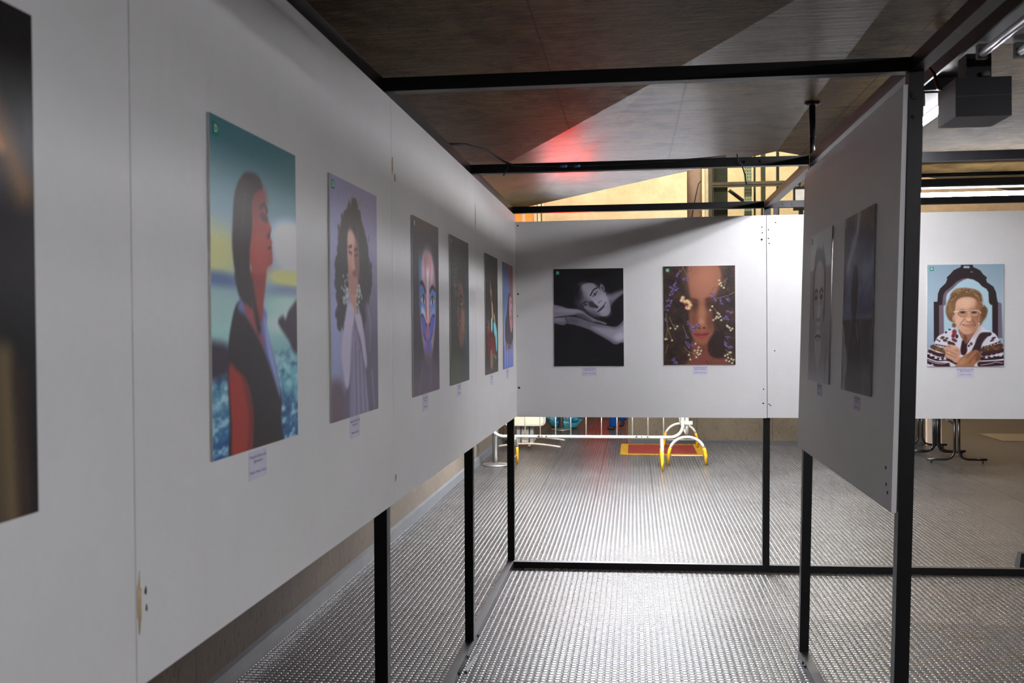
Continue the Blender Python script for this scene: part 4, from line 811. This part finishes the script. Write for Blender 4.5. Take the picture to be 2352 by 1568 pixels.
def card(pos, ax, lines, label, w=.104, h=.064, tilt=0.):
    o = bpy.data.objects.new('caption_card', box_mesh(w, h, .0009, 'caption_card')); COL.objects.link(o); o.data.materials.append(M['card'])
    n = frame_mat(pos, ax, tilt); n.translation = n.translation+n.to_3x3()@Vector((0,0,.0002)); o.matrix_world = n
    tag(o, label, 'caption card', 'lilac caption cards below the photographs')
    for k, (t, yy, sz) in enumerate(zip(lines, (.019,.008,-.016), (.0098,.0092,.0096))):
        child('printed_text', text_mesh(t, sz), M['ink'], o, Matrix.Translation((0,yy,.0012)))
G = 1.75
photo(paint_edge(), G, (0,1.035,1.84), 'L', 0, 'nearest dark print cut off by the left edge, black with a golden-brown arm', logo=False)
LP = [(paint_wave, 2.11304, 1.83103, -.0010, 'sea profile photograph: woman in black swimsuit facing right before blue water'),
      (paint_curls, 2.8907, 1.83224, .0004, 'lavender photograph of a long curly-haired woman in white sleeves, hands at mouth'),
      (paint_butterfly, 3.91627, 1.83144, 0, 'photograph of a face painted white and blue with a blue butterfly on the mouth'),
      (paint_drips, 4.69153, 1.83, 0, 'very dark greenish photograph of a brown face with dripping light'),
      (paint_shirt, 5.76865, 1.82543, -.0004, 'near-black photograph with a turquoise jacket and dark red flowers'),
      (paint_upside, 6.54151, 1.82477, .0001, 'blue photograph nearest the corner, head thrown back with dark hair hanging')]
LN = [('Fotografia: Barbara Lima','@barbaralima','Modelo: Helena Campos'),('Fotografia: Ana Paula Dias','@anadias.foto','Modelo: Luiza Reis'),('Fotografia: Malu Costa','@malucosta','Modelo: Joana'),('Fotografia: Rosa Melo','@rosamelo','Modelo: Dandara'),('Fotografia: Marta Luz','@martaluz','Modelo: Iara'),('Fotografia: Bia Nunes','@bianunes','Modelo: Lia')]
CN = ['sea profile','curly hair','butterfly face','dripping face','turquoise jacket','hanging hair']
CZ = [(2.113,1.442),(2.886,1.447),(3.902,1.443),(4.679,1.446),(5.783,1.435),(6.515,1.437)]
for (fn, y, z, t, lab), ln, cn, (cy, czz) in zip(LP, LN, CN, CZ):
    photo(fn(), G, (0,y,z), 'L', t, lab)
    card((0,cy,czz), 'L', ln, 'small lilac caption card under the %s photograph on the left' % cn)
GB = 1.32
photo(paint_rest(), GB, (.52596,7.027,1.81612), 'B', .001, 'black-and-white photograph of a woman resting her cheek on her arms')
photo(paint_flowers(), GB, (1.30914,7.027,1.82371), 'B', .0011, 'brown photograph of a face with closed eyes among purple and white flowers')
photo(paint_lady(), GB, (3.10542,7.027,1.80637), 'B', -.0022, 'photograph of a smiling elderly woman with glasses, hands crossed, before a mirror frame')
card((.529,7.027,1.4295), 'B', ('Fotografia: Bia Carvalho','@biacarvalho.foto','Modelo: Flávia Prando'), 'lilac caption card under the black-and-white reclining woman')
card((1.314,7.027,1.434), 'B', ('Fotografia: Bárbara Lima','@barbaralima.photo','Modelo: Aline Castro'), 'lilac caption card under the face among flowers')
card((3.107,7.027,1.416), 'B', ('Fotografia: Denise Escudeiro','@denise.escudeiro','Modelo: Vó Cecília'), 'lilac caption card under the elderly woman portrait', .112, .07)
photo(paint_man(), 3., (xl(1.832),4.682,1.832), 'R', .008, 'grey photograph of a man with cropped hair on the shaded panel', 'gloss')
photo(paint_storm(), 2.3, (xl(1.833),3.914,1.833), 'R', .008, 'dark photograph of a figure under stormy sky on the shaded panel', 'gloss')
card((xl(1.447),4.659,1.447), 'R', ('Fotografia: Caio Souza','@caiosouza','Modelo: Davi'), 'caption card under the grey man photograph on the shaded panel', .11, .055)
card((xl(1.444),3.895,1.444), 'R', ('Fotografia: Nina Prado','@ninaprado','Modelo: Tereza'), 'caption card under the stormy sky photograph on the shaded panel', .11, .055)

# ------------------------------------------------------------------ fluorescent fixtures
def batten(p0, p1, label, tubemat, group, half=.062, down=.04, body=.05, tubes=(-1,1), name='fluorescent_light', hang=None, lips=False, wide=0., tr=.014):
    p0, p1 = Vector(p0), Vector(p1); d = (p1-p0); L = d.length; d.normalize(); s = Vector((d.y,-d.x,0))
    t = thing(name, tuple((p0+p1)/2), label, 'ceiling light', group)
    if wide: half = wide
    def ob(a0, a1, c0, c1, z0, z1):
        q = []
        for z in (z0, z1):
            for a, c in ((a0,c0),(a1,c0),(a1,c1),(a0,c1)): v = p0+d*a+s*c; q.append((v.x, v.y, p0.z+z))
        return q
    MB().hexa(ob(0, L, -half-.03, half+.03, down, down+body)).build('housing', M['blackbox'], t)
    MB().hexa(ob(.03, L-.03, -half-.025, half+.025, down-.006, down-.001)).build('reflector', M['innerblack' if lips else 'reflector'], t)
    if lips:
        for c0 in (-half-.034, half+.030): MB().hexa(ob(0, L, c0, c0+.004, -.006, down+body)).build('side_lip', M['innerblack'], t)
    if hang:
        for a in (.25, L-.25):
            v = p0+d*a; MB().tube([(v.x,v.y,p0.z+down+body),(v.x,v.y,hang)], .008, 8).build('hanger', M['black'], t)
    if wide:
        MB().hexa(ob(.03, L-.03, -half, half, .0, down-.008)).build('diffuser', tubemat, t); return t
    for k in tubes:
        c = half*k
        MB().tube([p0+d*.05+s*c, p1-d*.05+s*c], tr, 14).build('tube', tubemat, t)
        for a in (.028, L-.052):
            MB().hexa(ob(a, a+.024, c-.016, c+.016, -.018, down-.007)).build('lamp_holder', M['greycol'], t)
    return t
gA, gB = 'fluorescent lights in the line right of the frame', 'fluorescent lights behind the end panels'
batten((2.115,1.75,2.685), (2.115,3.62,2.685), 'unlit double-tube fluorescent light nearest the camera, above the black box', M['tubeoff'], gA)
batten((2.115,4.27,2.685), (2.115,5.70,2.685), 'lit double-tube fluorescent light just behind the hanging black box', M['tube'], gA, lips=True)
batten((2.115,5.76,2.685), (2.115,6.86,2.685), 'lit double-tube fluorescent light farthest along the rail, behind the shaded panel', M['tuberear'], gA, lips=True)
bx = thing('ballast_box', (2.09,3.75,2.48), 'black sheet-metal box hanging under the light rail at upper right', 'metal box')
MB().box(1.988,2.178,3.65,3.85,2.484,2.622).bevel(.003,2).build('housing', M['blackbox'], bx)
MB().box(1.99,2.176,3.6495,3.6503,2.556,2.5585).build('seam', M['darkgrey'], bx)
MB().box(2.035,2.12,3.68,3.77,2.622,2.714).build('bracket', M['black'], bx)
MB().lathe((2.095,3.665,2.626), [(.014,0),(.017,.012),(.012,.02)], 14).build('connector', M['greycol'], bx)
rail = MB().box(2.045,2.205,.4,7.0,2.777,2.80).box(2.008,2.0175,.4,7.0,2.71,2.80).box(2.0175,2.045,.4,7.0,2.78,2.80)
tag(rail.build('light_rail', M['black']), 'long black steel rail carrying the fluorescent lights at upper right', 'rail')
tag(MB().tube([(2.10,3.90,2.801),(2.10,3.90,2.899)], .013).build('hanger_rod', M['black']), 'black hanger rod between light rail and ceiling above the black box', 'hanger rod')
tag(MB().tube([(2.06,4.05,2.801),(2.06,4.05,2.899)], .017).build('conduit_pipe', M['conduit']), 'grey conduit pipe dropping from ceiling to light rail beside the red cable', 'pipe')
tag(MB().tube([(2.045,3.98,2.83),(2.0,3.97,2.835),(1.955,3.95,2.81),(1.945,3.92,2.775),(1.96,3.89,2.735),(1.978,3.86,2.69),(1.982,3.83,2.63),(1.99,3.80,2.615)], .006, 8).build('cable', M['redcable']), 'dark red cable looping from conduit to black box at upper right', 'cable')
batten((2.72,7.15,2.648), (4.3,7.15,2.648), 'lit fluorescent light above the elderly woman portrait panel', M['tubeend'], gB, .03, .058, .05, (0,), lips=False, tr=.021)
tag(MB().tube([(2.70,7.22,2.80),(4.6,7.22,2.805)], .014).build('conduit_pipe', M['black']), 'thin dark pipe running above the lit fluorescent light at right', 'pipe')
struct(MB().box(-1.3,1.75,9.95,14.7,2.75,2.805).box(-1.3,.75,14.7,20.5,2.75,2.805).build('ceiling_corridor', M['ceil'], loc=(0,0,0)))
for i, y in enumerate((10.3,11.15)):
    batten((-.05,y,2.52), (1.65,y,2.52), '%s fluorescent light across the corridor ceiling, hidden behind the end panel' % ['nearer','farther'][i], M['tubefar'], gB, hang=2.75, wide=.3)
for i, (x0, x1) in enumerate(((1.1,2.5),(2.9,4.3))):
    batten((x0,14.62,2.62), (x1,14.62,2.62), '%s fluorescent light along the top of the concrete back wall' % ['left','right'][i], M['tubewall'], gB, hang=3.0, wide=.12)
gC = 'added fill lights right of and behind the viewer'  # unseen battens added as ambient fill for the panels
for i, (p0, p1) in enumerate([((3.3,-2.4,2.72),(3.3,-.9,2.72)),((3.3,.5,2.72),(3.3,2.0,2.72)),((2.3,-3.4,2.72),(3.8,-3.4,2.72)),((5.6,1.,2.72),(5.6,2.5,2.72)),((5.6,8.2,2.72),(5.6,9.7,2.72)),((8.6,12.2,2.72),(8.6,13.7,2.72))]):
    batten(p0, p1, 'added fill light over the hall, number %s from the viewer' % ['one','two','three','four','five','six'][i], M['tubefill'], gC, hang=2.9, lips=True)
for i, (y0, y1) in enumerate(((7.6,8.9),(10.0,11.3))):
    batten((-.98,y0,2.55), (-.98,y1,2.55), '%s fluorescent light along the left concrete wall behind the white panels' % ['nearer','farther'][i], M['tubewash'], gB, hang=2.9 if y0 < 9 else 2.75)
for i, (x, y) in enumerate([(-.5,17.5),(1.5,17.5),(3.6,17.5),(.6,12.2),(3.2,12.2)]):
    batten((x,y,6.2), (x+1.5,y,6.2), ['left rear','middle rear','right rear','added left front','added right front'][i]+' warm light high above the yellow wall', M['tubewarm'], 'warm lights high above the yellow wall', hang=8.0)  # front pair is unseen, added to brighten the column and lift shaft
sg = thing('vending_machine', (.38,20.1,0), 'red illuminated vending machine at the far end of the corridor', 'vending machine')
MB().box(-.08,.84,19.7,20.38,.06,1.95).build('case', M['blackbox'], sg)
MB().box(-.05,.81,19.685,19.699,.55,1.42).build('lit_front', M['redlight'], sg)
MB().box(-.05,.81,19.685,19.699,1.46,1.92).build('lit_header', M['redheader'], sg)
for x in (-.04,.72): MB().box(x,x+.08,19.75,20.33,0,.06).build('foot', M['black'], sg)

rs = thing('red_glow_sign', (.32,8.65,2.04), 'plain red glowing sign added unseen behind the end panel to redden the soffit', 'sign')  # unseen red source put in to throw the red patch on the soffit
MB().box(.15,.47,8.62,8.68,2.04,2.655).build('case', M['blackbox'], rs)
MB().box(.16,.46,8.612,8.619,2.05,2.645).build('lit_face', M['redglow'], rs)
for x in (.2,.42): MB().tube([(x,8.66,2.6),(x,9.9,2.6),(x,9.985,2.63),(x,10.0,2.68),(x,10.0,2.75)], .01, 8).build('bracket_arm', M['black'], rs)

# ------------------------------------------------------------------ cables on the frame
tag(MB().tube([(-.05,4.62,2.63),(.02,4.8,2.66),(.10,5.0,2.662),(.17,5.19,2.632),(.22,5.194,2.612),(.5,5.193,2.602),(.8,5.193,2.603),(1.0,5.193,2.612),(1.2,5.193,2.622),(1.33,5.195,2.63)], .006, 8).build('cable', M['cable']), 'black cable lying along the middle overhead beam', 'cable')
def tie(pts, lab): tag(MB().tube(pts, .0035, 6).build('cable_tie', M['cable']), lab, 'cable tie')
tie([(.18,5.19,2.635),(.185,5.188,2.60),(.165,5.187,2.575),(.16,5.187,2.56)], 'black cable tie at the left end of the middle overhead beam')
tie([(1.385,5.19,2.64),(1.39,5.187,2.60),(1.41,5.186,2.58),(1.425,5.186,2.53),(1.432,5.186,2.48)], 'long black cable tie dangling from the right end of the middle overhead beam')
for q_, lab in (([(.46,5.193,2.603),(.50,5.193,2.6025)],'left of two bands of blue insulating tape on the overhead cable'),([(.54,5.193,2.6018),(.57,5.193,2.602)],'right of two bands of blue insulating tape on the overhead cable')):
    tag(MB().tube(q_, .0072, 8).build('insulating_tape', M['bluetape']), lab, 'tape', 'blue tape bands on the overhead cable')

# ------------------------------------------------------------------ crowd barriers behind the end panels
def arch(c, ax, half, h, r, root):
    pts = []
    for k in range(21):
        t = PI*k/20; a = -half*math.cos(t); z = h*math.sin(t)**.62
        spread = a*(1+.0*z); pts.append((c[0]+(spread if ax == 'x' else 0), c[1]+(spread if ax == 'y' else 0), max(z, .0)+.004))
    n = 4
    leg = MB().tube(pts[n-1:21-n+1], r, 12).build('leg', M['cream'], root)
    MB().tube(pts[0:n], r*1.04, 12).build('leg_tip', M['yellow'], leg); MB().tube(pts[21-n:21], r*1.04, 12).build('leg_tip', M['yellow'], leg)
    q = (half*.83); z = .115
    MB().tube([(c[0]-(q if ax == 'x' else 0), c[1]-(q if ax == 'y' else 0), z),(c[0]+(q if ax == 'x' else 0), c[1]+(q if ax == 'y' else 0), z)], .005, 8).build('tie_rod', M['cream'], leg)
def rounded(x0, x1, z0, z1, r, f):
    pts = []
    for cx, cz_, a0 in ((x1-r,z0+r,-90),(x1-r,z1-r,0),(x0+r,z1-r,90),(x0+r,z0+r,180)):
        for k in range(9): a = math.radians(a0+90*k/8); pts.append(f(cx+r*math.cos(a), cz_+r*math.sin(a)))
    pts.append(pts[0]); return pts
def barrier(loc, ax, a0, a1, legs, label, bars):
    b = thing('crowd_barrier', loc, label, 'barrier', 'white crowd barriers')
    f = (lambda a, z: (a, loc[1], z)) if ax == 'x' else (lambda a, z: (loc[0], a, z))
    MB().tube(rounded(a0, a1, .375, 1.1, .15, f), .02, 12, False).build('outer_tube', M['cream'], b)
    for a in bars: MB().tube([f(a,.378), f(a,1.098)], .0075, 8).build('bar', M['cream'], b)
    for a in legs:
        p = f(a, 0); arch(p, 'y' if ax == 'x' else 'x', .27 if ax == 'x' else .235, .345, .019, b)
    return b
ba = barrier((.25,12.2,0), 'x', -.95, 1.445, (-.655,1.185), 'white crowd barrier standing across, parallel to the end panel', [-.711+.192*k for k in range(11)])
for x, w in ((-.36,.03),(-.31,.012),(-.26,.022),(.86,.026),(.93,.014),(1.0,.02)): MB().box(x,x+w,12.177,12.181,.375,.392).build('paint_scuff', M['scuff'], ba)
bb = barrier((1.51,13.3,0), 'y', 12.43, 14.35, (12.47,14.2), 'white crowd barrier end-on to the viewer, over the red mat', [12.62+.19*k for k in range(9)])
MB().box(1.432,1.575,12.40,12.44,.515,.555).bevel(.004).build('clamp', M['cream'], bb)
# red mat with yellow border
mt = thing('floor_mat', (1.24,13.97,0), 'red rubber mat with yellow border under the barrier', 'mat')
MB().box(.76,1.70,13.46,14.50,.001,.009).build('red_field', M['redrub'], mt)
MB().box(.655,.76,13.38,14.58,.001,.008).box(1.70,1.835,13.38,14.58,.001,.008).box(.76,1.70,13.38,13.46,.001,.008).box(.76,1.70,14.50,14.58,.001,.008).build('border', M['yellowmat'], mt)
# queue posts
def stanchion(x, y, label, clip):
    s = thing('queue_post', (x,y,0), label, 'queue post', 'steel queue posts')
    MB().lathe((x,y,.001), [(.172,0),(.175,.008),(.165,.02),(.06,.036),(.045,.04)], 40).build('base', M['steelbase'], s)
    MB().lathe((x,y,.035), [(.04,0),(.04,.93),(.03,.945)], 24).build('pole', M['steel'], s)
    MB().lathe((x,y,.97), [(.036,0),(.042,.01),(.042,.06),(.03,.072)], 24).build('belt_head', M['darkgrey'], s)
stanchion(-.905, 12.25, 'steel queue post beside the left concrete wall, left of the barrier', False)
stanchion(-.385, 16.55, 'steel queue post in front of the blue painted pot', True)
# wheeled stand with cream board
st = thing('display_stand', (-.65,14.2,0), 'wheeled stand with cream board and grey column behind the barrier', 'stand')
def rr(x0, x1, z0, z1, r):
    p = []
    for cx, cz_, a0 in ((x1-r,z0+r,-90),(x1-r,z1-r,0),(x0+r,z1-r,90),(x0+r,z0+r,180)):
        for k in range(7): a = math.radians(a0+15*k); p.append((cx+r*math.cos(a), cz_+r*math.sin(a)))
    return p
MB().prism(rr(-1.02,-.455,.345,1.45,.05), lambda a, b, d: (a, 14.06+d, b), .06).build('board', M['boardc'], st)
MB().tube([(a, 14.055, b) for a, b in rr(-1.035,-.44,.33,1.465,.06)]+[(-.44+.0-.06+.06*math.cos(-PI/2),14.055,.33)], .014, 8).build('board_rim', M['cream'], st)
for x in (-.86,-.665): MB().box(x,x+.05,14.14,14.22,.06,.345).build('column', M['greycol'], st)
MB().box(-.80,-.675,14.15,14.21,.07,.345).build('column_back', M['darkgrey'], st)
MB().box(-.785,-.69,14.138,14.149,.07,.33).build('cable_tray', M['beige'], st)
for k in range(9): MB().box(-.78,-.695,14.134,14.138,.11+.023*k,.119+.023*k).build('tray_slot', M['darkgrey'], st)
for y in (13.78,14.62):
    ft = MB().tube([(-1.12+.93*k/12, y, .05+.045*math.sin(PI*k/12)) for k in range(13)], .014, 10).build('foot', M['beige'], st)
    for x in (-1.08,-.24): MB().disc((x,y,.022), (0,1,0), .021, .02, 16).tube([(x,y,.03),(x,y,.055)], .007, 8).build('caster', M['chrome'], ft)
for x in (-.835,-.64): MB().box(x-.015,x+.015,13.78,14.62,.062,.082).build('foot_bar', M['beige'], st)
# blue painted pot
pt = thing('painted_pot', (-.36,16.95,0), 'large rounded pot painted blue and turquoise behind the queue post', 'pot')
MB().lathe((-.36,16.95,.001), [(.20,0),(.235,.02),(.29,.08),(.335,.16),(.35,.25),(.34,.36),(.29,.46),(.22,.52),(.2,.55),(.215,.57),(.17,.57),(.16,.5)], 48).build('body', M['pot'], pt)
for s in (-1,1):
    a = Vector((-.36+s*.335-(.0 if s < 0 else .27),16.95-(.06 if s < 0 else .345),.235))
    MB().tube([a+Vector((0,0,-.05)), a+Vector((.02*s,-.02,-.02)), a+Vector((.025*s,-.025,.02)), a+Vector((0,-.01,.05))], [.012,.026,.03,.016], 12).build('ear_handle', M['pinkcol'], pt)
# folding tables
def tframe(x, y, half, root, sp=.026):
    lg = MB()
    for s in (-1,1):
        lg.tube([(x+s*sp,y,.72),(x+s*sp,y,.25),(x+s*sp,y,.16),(x+s*(sp+.012),y,.11),(x+s*(sp+.04),y,.07),(x+s*(sp+.085),y,.05),(x+s*(sp+.13),y,.046),(x+s*half,y,.046)], .0155, 10)
    o = lg.build('leg', M['tableblk'], root)
    for s in (-1,1): MB().lathe((x+s*(half-.05),y,.002), [(.012,0),(.012,.03)], 12).build('foot_pad', M['tableblk'], o)
    return o
def table(x, ya, yb, label, dx=0., oa=.3, ob=.3):
    t = thing('folding_table', (x,(ya+yb)/2,0), label, 'table', 'black-legged folding tables')
    tframe(x, ya, .36, t); tframe(x+dx, yb, .36, t)
    MB().box(x-.4,x+.4,ya-oa,yb+ob,.725,.75).build('table_top', M['tabletop'], t)
    MB().tube([(x-.03,ya+.01,.49),(x-.12,ya+.2,.56),(x-.16,ya+.4,.70)], .012, 8).build('brace', M['tableblk'], t)
table(4.878, 12.85, 13.62, 'front black-legged folding table seen under the elderly woman panel', -.03, .3, .03)
table(4.895, 13.70, 14.42, 'rear black-legged folding table close to the concrete wall end', -.02, .03, .28)

# ------------------------------------------------------------------ walking person far behind (only the lower legs show below the panel)
def skin(name, joints, edges, mat, root, sub=2):
    me = bpy.data.meshes.new(name); me.from_pydata([j[0] for j in joints], edges, []); me.update()
    o = bpy.data.objects.new(name, me); COL.objects.link(o)
    bm = bmesh.new(); bm.from_mesh(me); ly = bm.verts.layers.skin.verify(); bm.verts.ensure_lookup_table()
    for i, j in enumerate(joints):
        r = j[1]; bm.verts[i][ly].radius = (r, r) if not isinstance(r, tuple) else r; bm.verts[i][ly].use_root = (i == 0)
    bm.to_mesh(me); bm.free(); o.modifiers.new('s', 'SKIN')
    s = o.modifiers.new('u', 'SUBSURF'); s.levels = sub; s.render_levels = sub
    dg = bpy.context.evaluated_depsgraph_get(); dg.update(); m2 = bpy.data.meshes.new_from_object(o.evaluated_get(dg))
    bpy.data.objects.remove(o); m2.name = name
    for p in m2.polygons: p.use_smooth = True
    m2.materials.clear(); return link(name, m2, mat, root)
pe = thing('person', (.56,16.8,0), 'person in blue trousers walking past behind the end panel', 'person')
px_, py_ = .56, 16.8
J = [((px_,py_,.95),.12),((px_,py_,1.15),(.15,.11)),((px_-.01,py_,1.38),(.17,.11)),((px_-.02,py_,1.5),.055),((px_-.03,py_,1.58),.075),((px_-.04,py_,1.68),.09),
     ((px_-.01,py_-.17,1.42),.06),((px_+.06,py_-.22,1.15),.045),((px_-.02,py_-.24,.92),.035),((px_-.04,py_-.24,.84),.03),
     ((px_-.01,py_+.17,1.42),.06),((px_-.08,py_+.22,1.15),.045),((px_-.16,py_+.22,.94),.035),((px_-.18,py_+.22,.86),.03),
     ((px_-.02,py_-.09,.88),.095),((px_-.07,py_-.1,.5),.065),((px_-.065,py_-.1,.09),.045),
     ((px_+.0,py_+.09,.88),.095),((px_+.03,py_+.1,.52),.062),((px_+.10,py_+.1,.13),.045)]
Eg = [(0,1),(1,2),(2,3),(3,4),(4,5),(2,6),(6,7),(7,8),(8,9),(2,10),(10,11),(11,12),(12,13),(0,14),(14,15),(15,16),(0,17),(17,18),(18,19)]
skin('body', J, Eg, M['skin'], pe)
skin('trousers', [((px_,py_,.98),.14),((px_-.02,py_-.09,.86),.115),((px_-.07,py_-.1,.5),.085),((px_-.068,py_-.1,.2),.074),((px_-.066,py_-.1,.03),.078),((px_,py_+.09,.86),.115),((px_+.03,py_+.1,.52),.08),((px_+.075,py_+.1,.26),.07),((px_+.10,py_+.1,.11),.068)],
     [(0,1),(1,2),(2,3),(3,4),(0,5),(5,6),(6,7),(7,8)], M['blue'], pe)
skin('shirt', [((px_,py_,1.02),.15),((px_,py_,1.2),(.17,.13)),((px_-.01,py_,1.40),(.18,.12)),((px_-.01,py_-.18,1.42),.075),((px_+.05,py_-.215,1.2),.062),((px_-.01,py_+.18,1.42),.075),((px_-.07,py_+.215,1.2),.062)], [(0,1),(1,2),(2,3),(3,4),(2,5),(5,6)], M['navy'], pe)
skin('hair', [((px_-.03,py_,1.75),.075),((px_+.02,py_,1.70),.08),((px_+.035,py_,1.62),.06)], [(0,1),(1,2)], M['hair'], pe)
skin('shoe', [((px_-.03,py_-.1,.035),.036),((px_-.10,py_-.1,.03),.038),((px_-.17,py_-.1,.026),.03)], [(0,1),(1,2)], M['shoe'], pe)
skin('shoe', [((px_+.125,py_+.1,.105),.036),((px_+.08,py_+.1,.06),.038),((px_+.03,py_+.1,.03),.028)], [(0,1),(1,2)], M['shoe'], pe)

# ------------------------------------------------------------------ glazed lift shaft above and behind the concrete wall
sh = thing('lift_shaft', (2.7,15.6,3.0), 'glazed lift shaft with olive metal frame above the concrete wall', 'lift shaft')
def sp_(name, mat, *b): return MB().box(*b).build(name, M[mat], sh)
YS = 15.3
sp_('corner_post', 'ivory', 1.955,2.0,YS-.02,YS+.06,3.01,5.4); sp_('mullion', 'mull', 2.005,2.06,YS,YS+.06,3.01,5.4); sp_('mullion', 'mull', 3.36,3.42,YS,YS+.06,3.01,5.4); sp_('mullion', 'mull', 4.3,4.36,YS,YS+.06,3.01,5.4)
sp_('transom', 'mull', 2.06,4.3,YS,YS+.06,3.885,3.96); sp_('transom_shadow_gap', 'black', 2.06,4.3,YS-.004,YS,3.905,3.915); sp_('transom', 'mull', 2.06,4.3,YS,YS+.06,3.01,3.07); sp_('transom', 'mull', 2.06,4.3,YS,YS+.06,4.20,4.28)
for z0, z1 in ((3.07,3.885),(3.96,4.20),(4.28,5.4)):
    sp_('glass_pane', 'glass', 2.06,3.36,YS+.025,YS+.033,z0,z1); sp_('glass_pane', 'glass', 3.42,4.3,YS+.025,YS+.033,z0,z1)
sp_('shaft_panel', 'mulldark', 2.12,2.34,YS+.5,YS+.6,3.01,5.4); sp_('guide_rail', 'perf', 2.61,2.73,YS+.6,YS+.65,3.01,5.4)
for k in range(34):
    for j in range(3): 
        if 3.1+.05*k < 4.4: sp_('rail_slot', 'mulldark', 2.625+.035*j,2.637+.035*j,YS+.596,YS+.6,3.1+.05*k,3.125+.05*k)
sp_('rear_post', 'mull', 2.95,3.02,YS+1.2,YS+1.27,3.01,5.4); sp_('rear_post', 'mulldark', 3.2,3.24,YS+1.2,YS+1.27,3.01,5.4); sp_('rear_post', 'mulldark', 2.77,2.80,YS+.7,YS+.74,3.01,5.4); sp_('rear_post', 'mulldark', 2.06,2.2,YS+1.5,YS+1.55,3.01,5.4)
MB().tube([(2.38,YS+.7,3.93),(2.72,YS+.7,3.66)], .03, 8).build('diagonal_brace', M['mulldark'], sh)
struct(MB().lathe((1.80,15.45,3.0), [(.115,0),(.115,5.)], 32).build('column_1', M['pinkcol'], loc=(0,0,0)))
tag(MB().tube([(1.735,15.345,3.35),(1.80,15.331,3.7),(1.855,15.34,3.95),(1.90,15.385,4.0)], .007, 8).build('cable', M['cable']), 'thin dark cable slanting across the pale column by the lift shaft', 'cable')
nb = thing('notice_board', (3.25,14.9,3.4), 'white notice board in dark frame right of the lift shaft, above the end panel', 'notice board')
MB().box(3.27,3.60,15.1,15.14,3.52,3.80).build('sheet', M['board'], nb); MB().box(3.245,3.27,15.09,15.15,3.48,3.84).box(3.27,3.62,15.09,15.15,3.80,3.84).box(3.27,3.62,15.09,15.15,3.48,3.52).build('frame', M['black'], nb)

# ------------------------------------------------------------------ small things on the floor
tag(MB().hexa([(1.742,4.62,.002),(1.79,4.60,.002),(1.80,4.68,.002),(1.745,4.72,.002),(1.742,4.62,.004),(1.79,4.60,.012),(1.80,4.68,.012),(1.745,4.72,.004)]).build('paper_scrap', M['paper']), 'white paper scrap beside the right floor beam', 'paper scrap', 'paper scraps by the floor beams')
tag(MB().hexa([(-.02,4.86,.002),(.0,4.84,.002),(.012,5.1,.002),(.0,5.11,.002),(-.02,4.86,.004),(.0,4.84,.014),(.012,5.1,.012),(.0,5.11,.004)]).build('paper_scrap', M['paper']), 'curled paper strip beside the left floor beam', 'paper scrap', 'paper scraps by the floor beams')
tag(MB().hexa([(3.56,7.30,.002),(3.66,7.30,.002),(3.66,7.40,.002),(3.56,7.40,.002),(3.58,7.32,.11),(3.66,7.32,.11),(3.66,7.38,.11),(3.58,7.38,.11)]).build('rubber_block', M['black']), 'black block on the floor at the right picture edge', 'block')
tag(MB().box(6.3,7.6,15.3,16.3,.001,.006).build('reflection_plate', M['steel']), 'smooth steel plate added for the bright bluish floor reflection at far right', 'floor plate')  # plate stands in for a bright patch of reflected light on the floor

# ------------------------------------------------------------------ world, camera, view
w = bpy.data.worlds.new('World'); SC.world = w; w.use_nodes = True
w.node_tree.nodes['Background'].inputs[0].default_value = (.5,.52,.56,1); w.node_tree.nodes['Background'].inputs[1].default_value = .04
f, yaw, pitch, roll, cx, cz = 2237.88748, .124189024, .0139895933, -.00757533541, .845942247, 1.7452457
fw = Vector((-math.sin(yaw)*math.cos(pitch), math.cos(yaw)*math.cos(pitch), -math.sin(pitch)))
r0 = Vector((math.cos(yaw), math.sin(yaw), 0)); u0 = r0.cross(fw)
r_ = r0*math.cos(roll)+u0*math.sin(roll); u_ = -r0*math.sin(roll)+u0*math.cos(roll)
cam = bpy.data.cameras.new('camera'); co = bpy.data.objects.new('camera', cam); COL.objects.link(co)
mt_ = Matrix((r_, u_, -fw)).transposed().to_4x4(); mt_.translation = (cx, 0, cz); co.matrix_world = mt_
cam.sensor_fit = 'HORIZONTAL'; cam.sensor_width = 36; cam.lens = f*36/2352; cam.clip_start = .05; cam.clip_end = 100
cam.dof.use_dof = True; cam.dof.focus_distance = 6.8; cam.dof.aperture_fstop = 6.3
SC.camera = co
SC.view_settings.view_transform = 'Standard'; SC.view_settings.look = 'None'; SC.view_settings.gamma = 1; SC.view_settings.use_curve_mapping = False
SC.view_settings.exposure = EXPOSURE
SC.cycles.max_bounces = 7; SC.cycles.diffuse_bounces = 4; SC.cycles.glossy_bounces = 3; SC.cycles.sample_clamp_indirect = 8
SC.cycles.use_light_tree = True
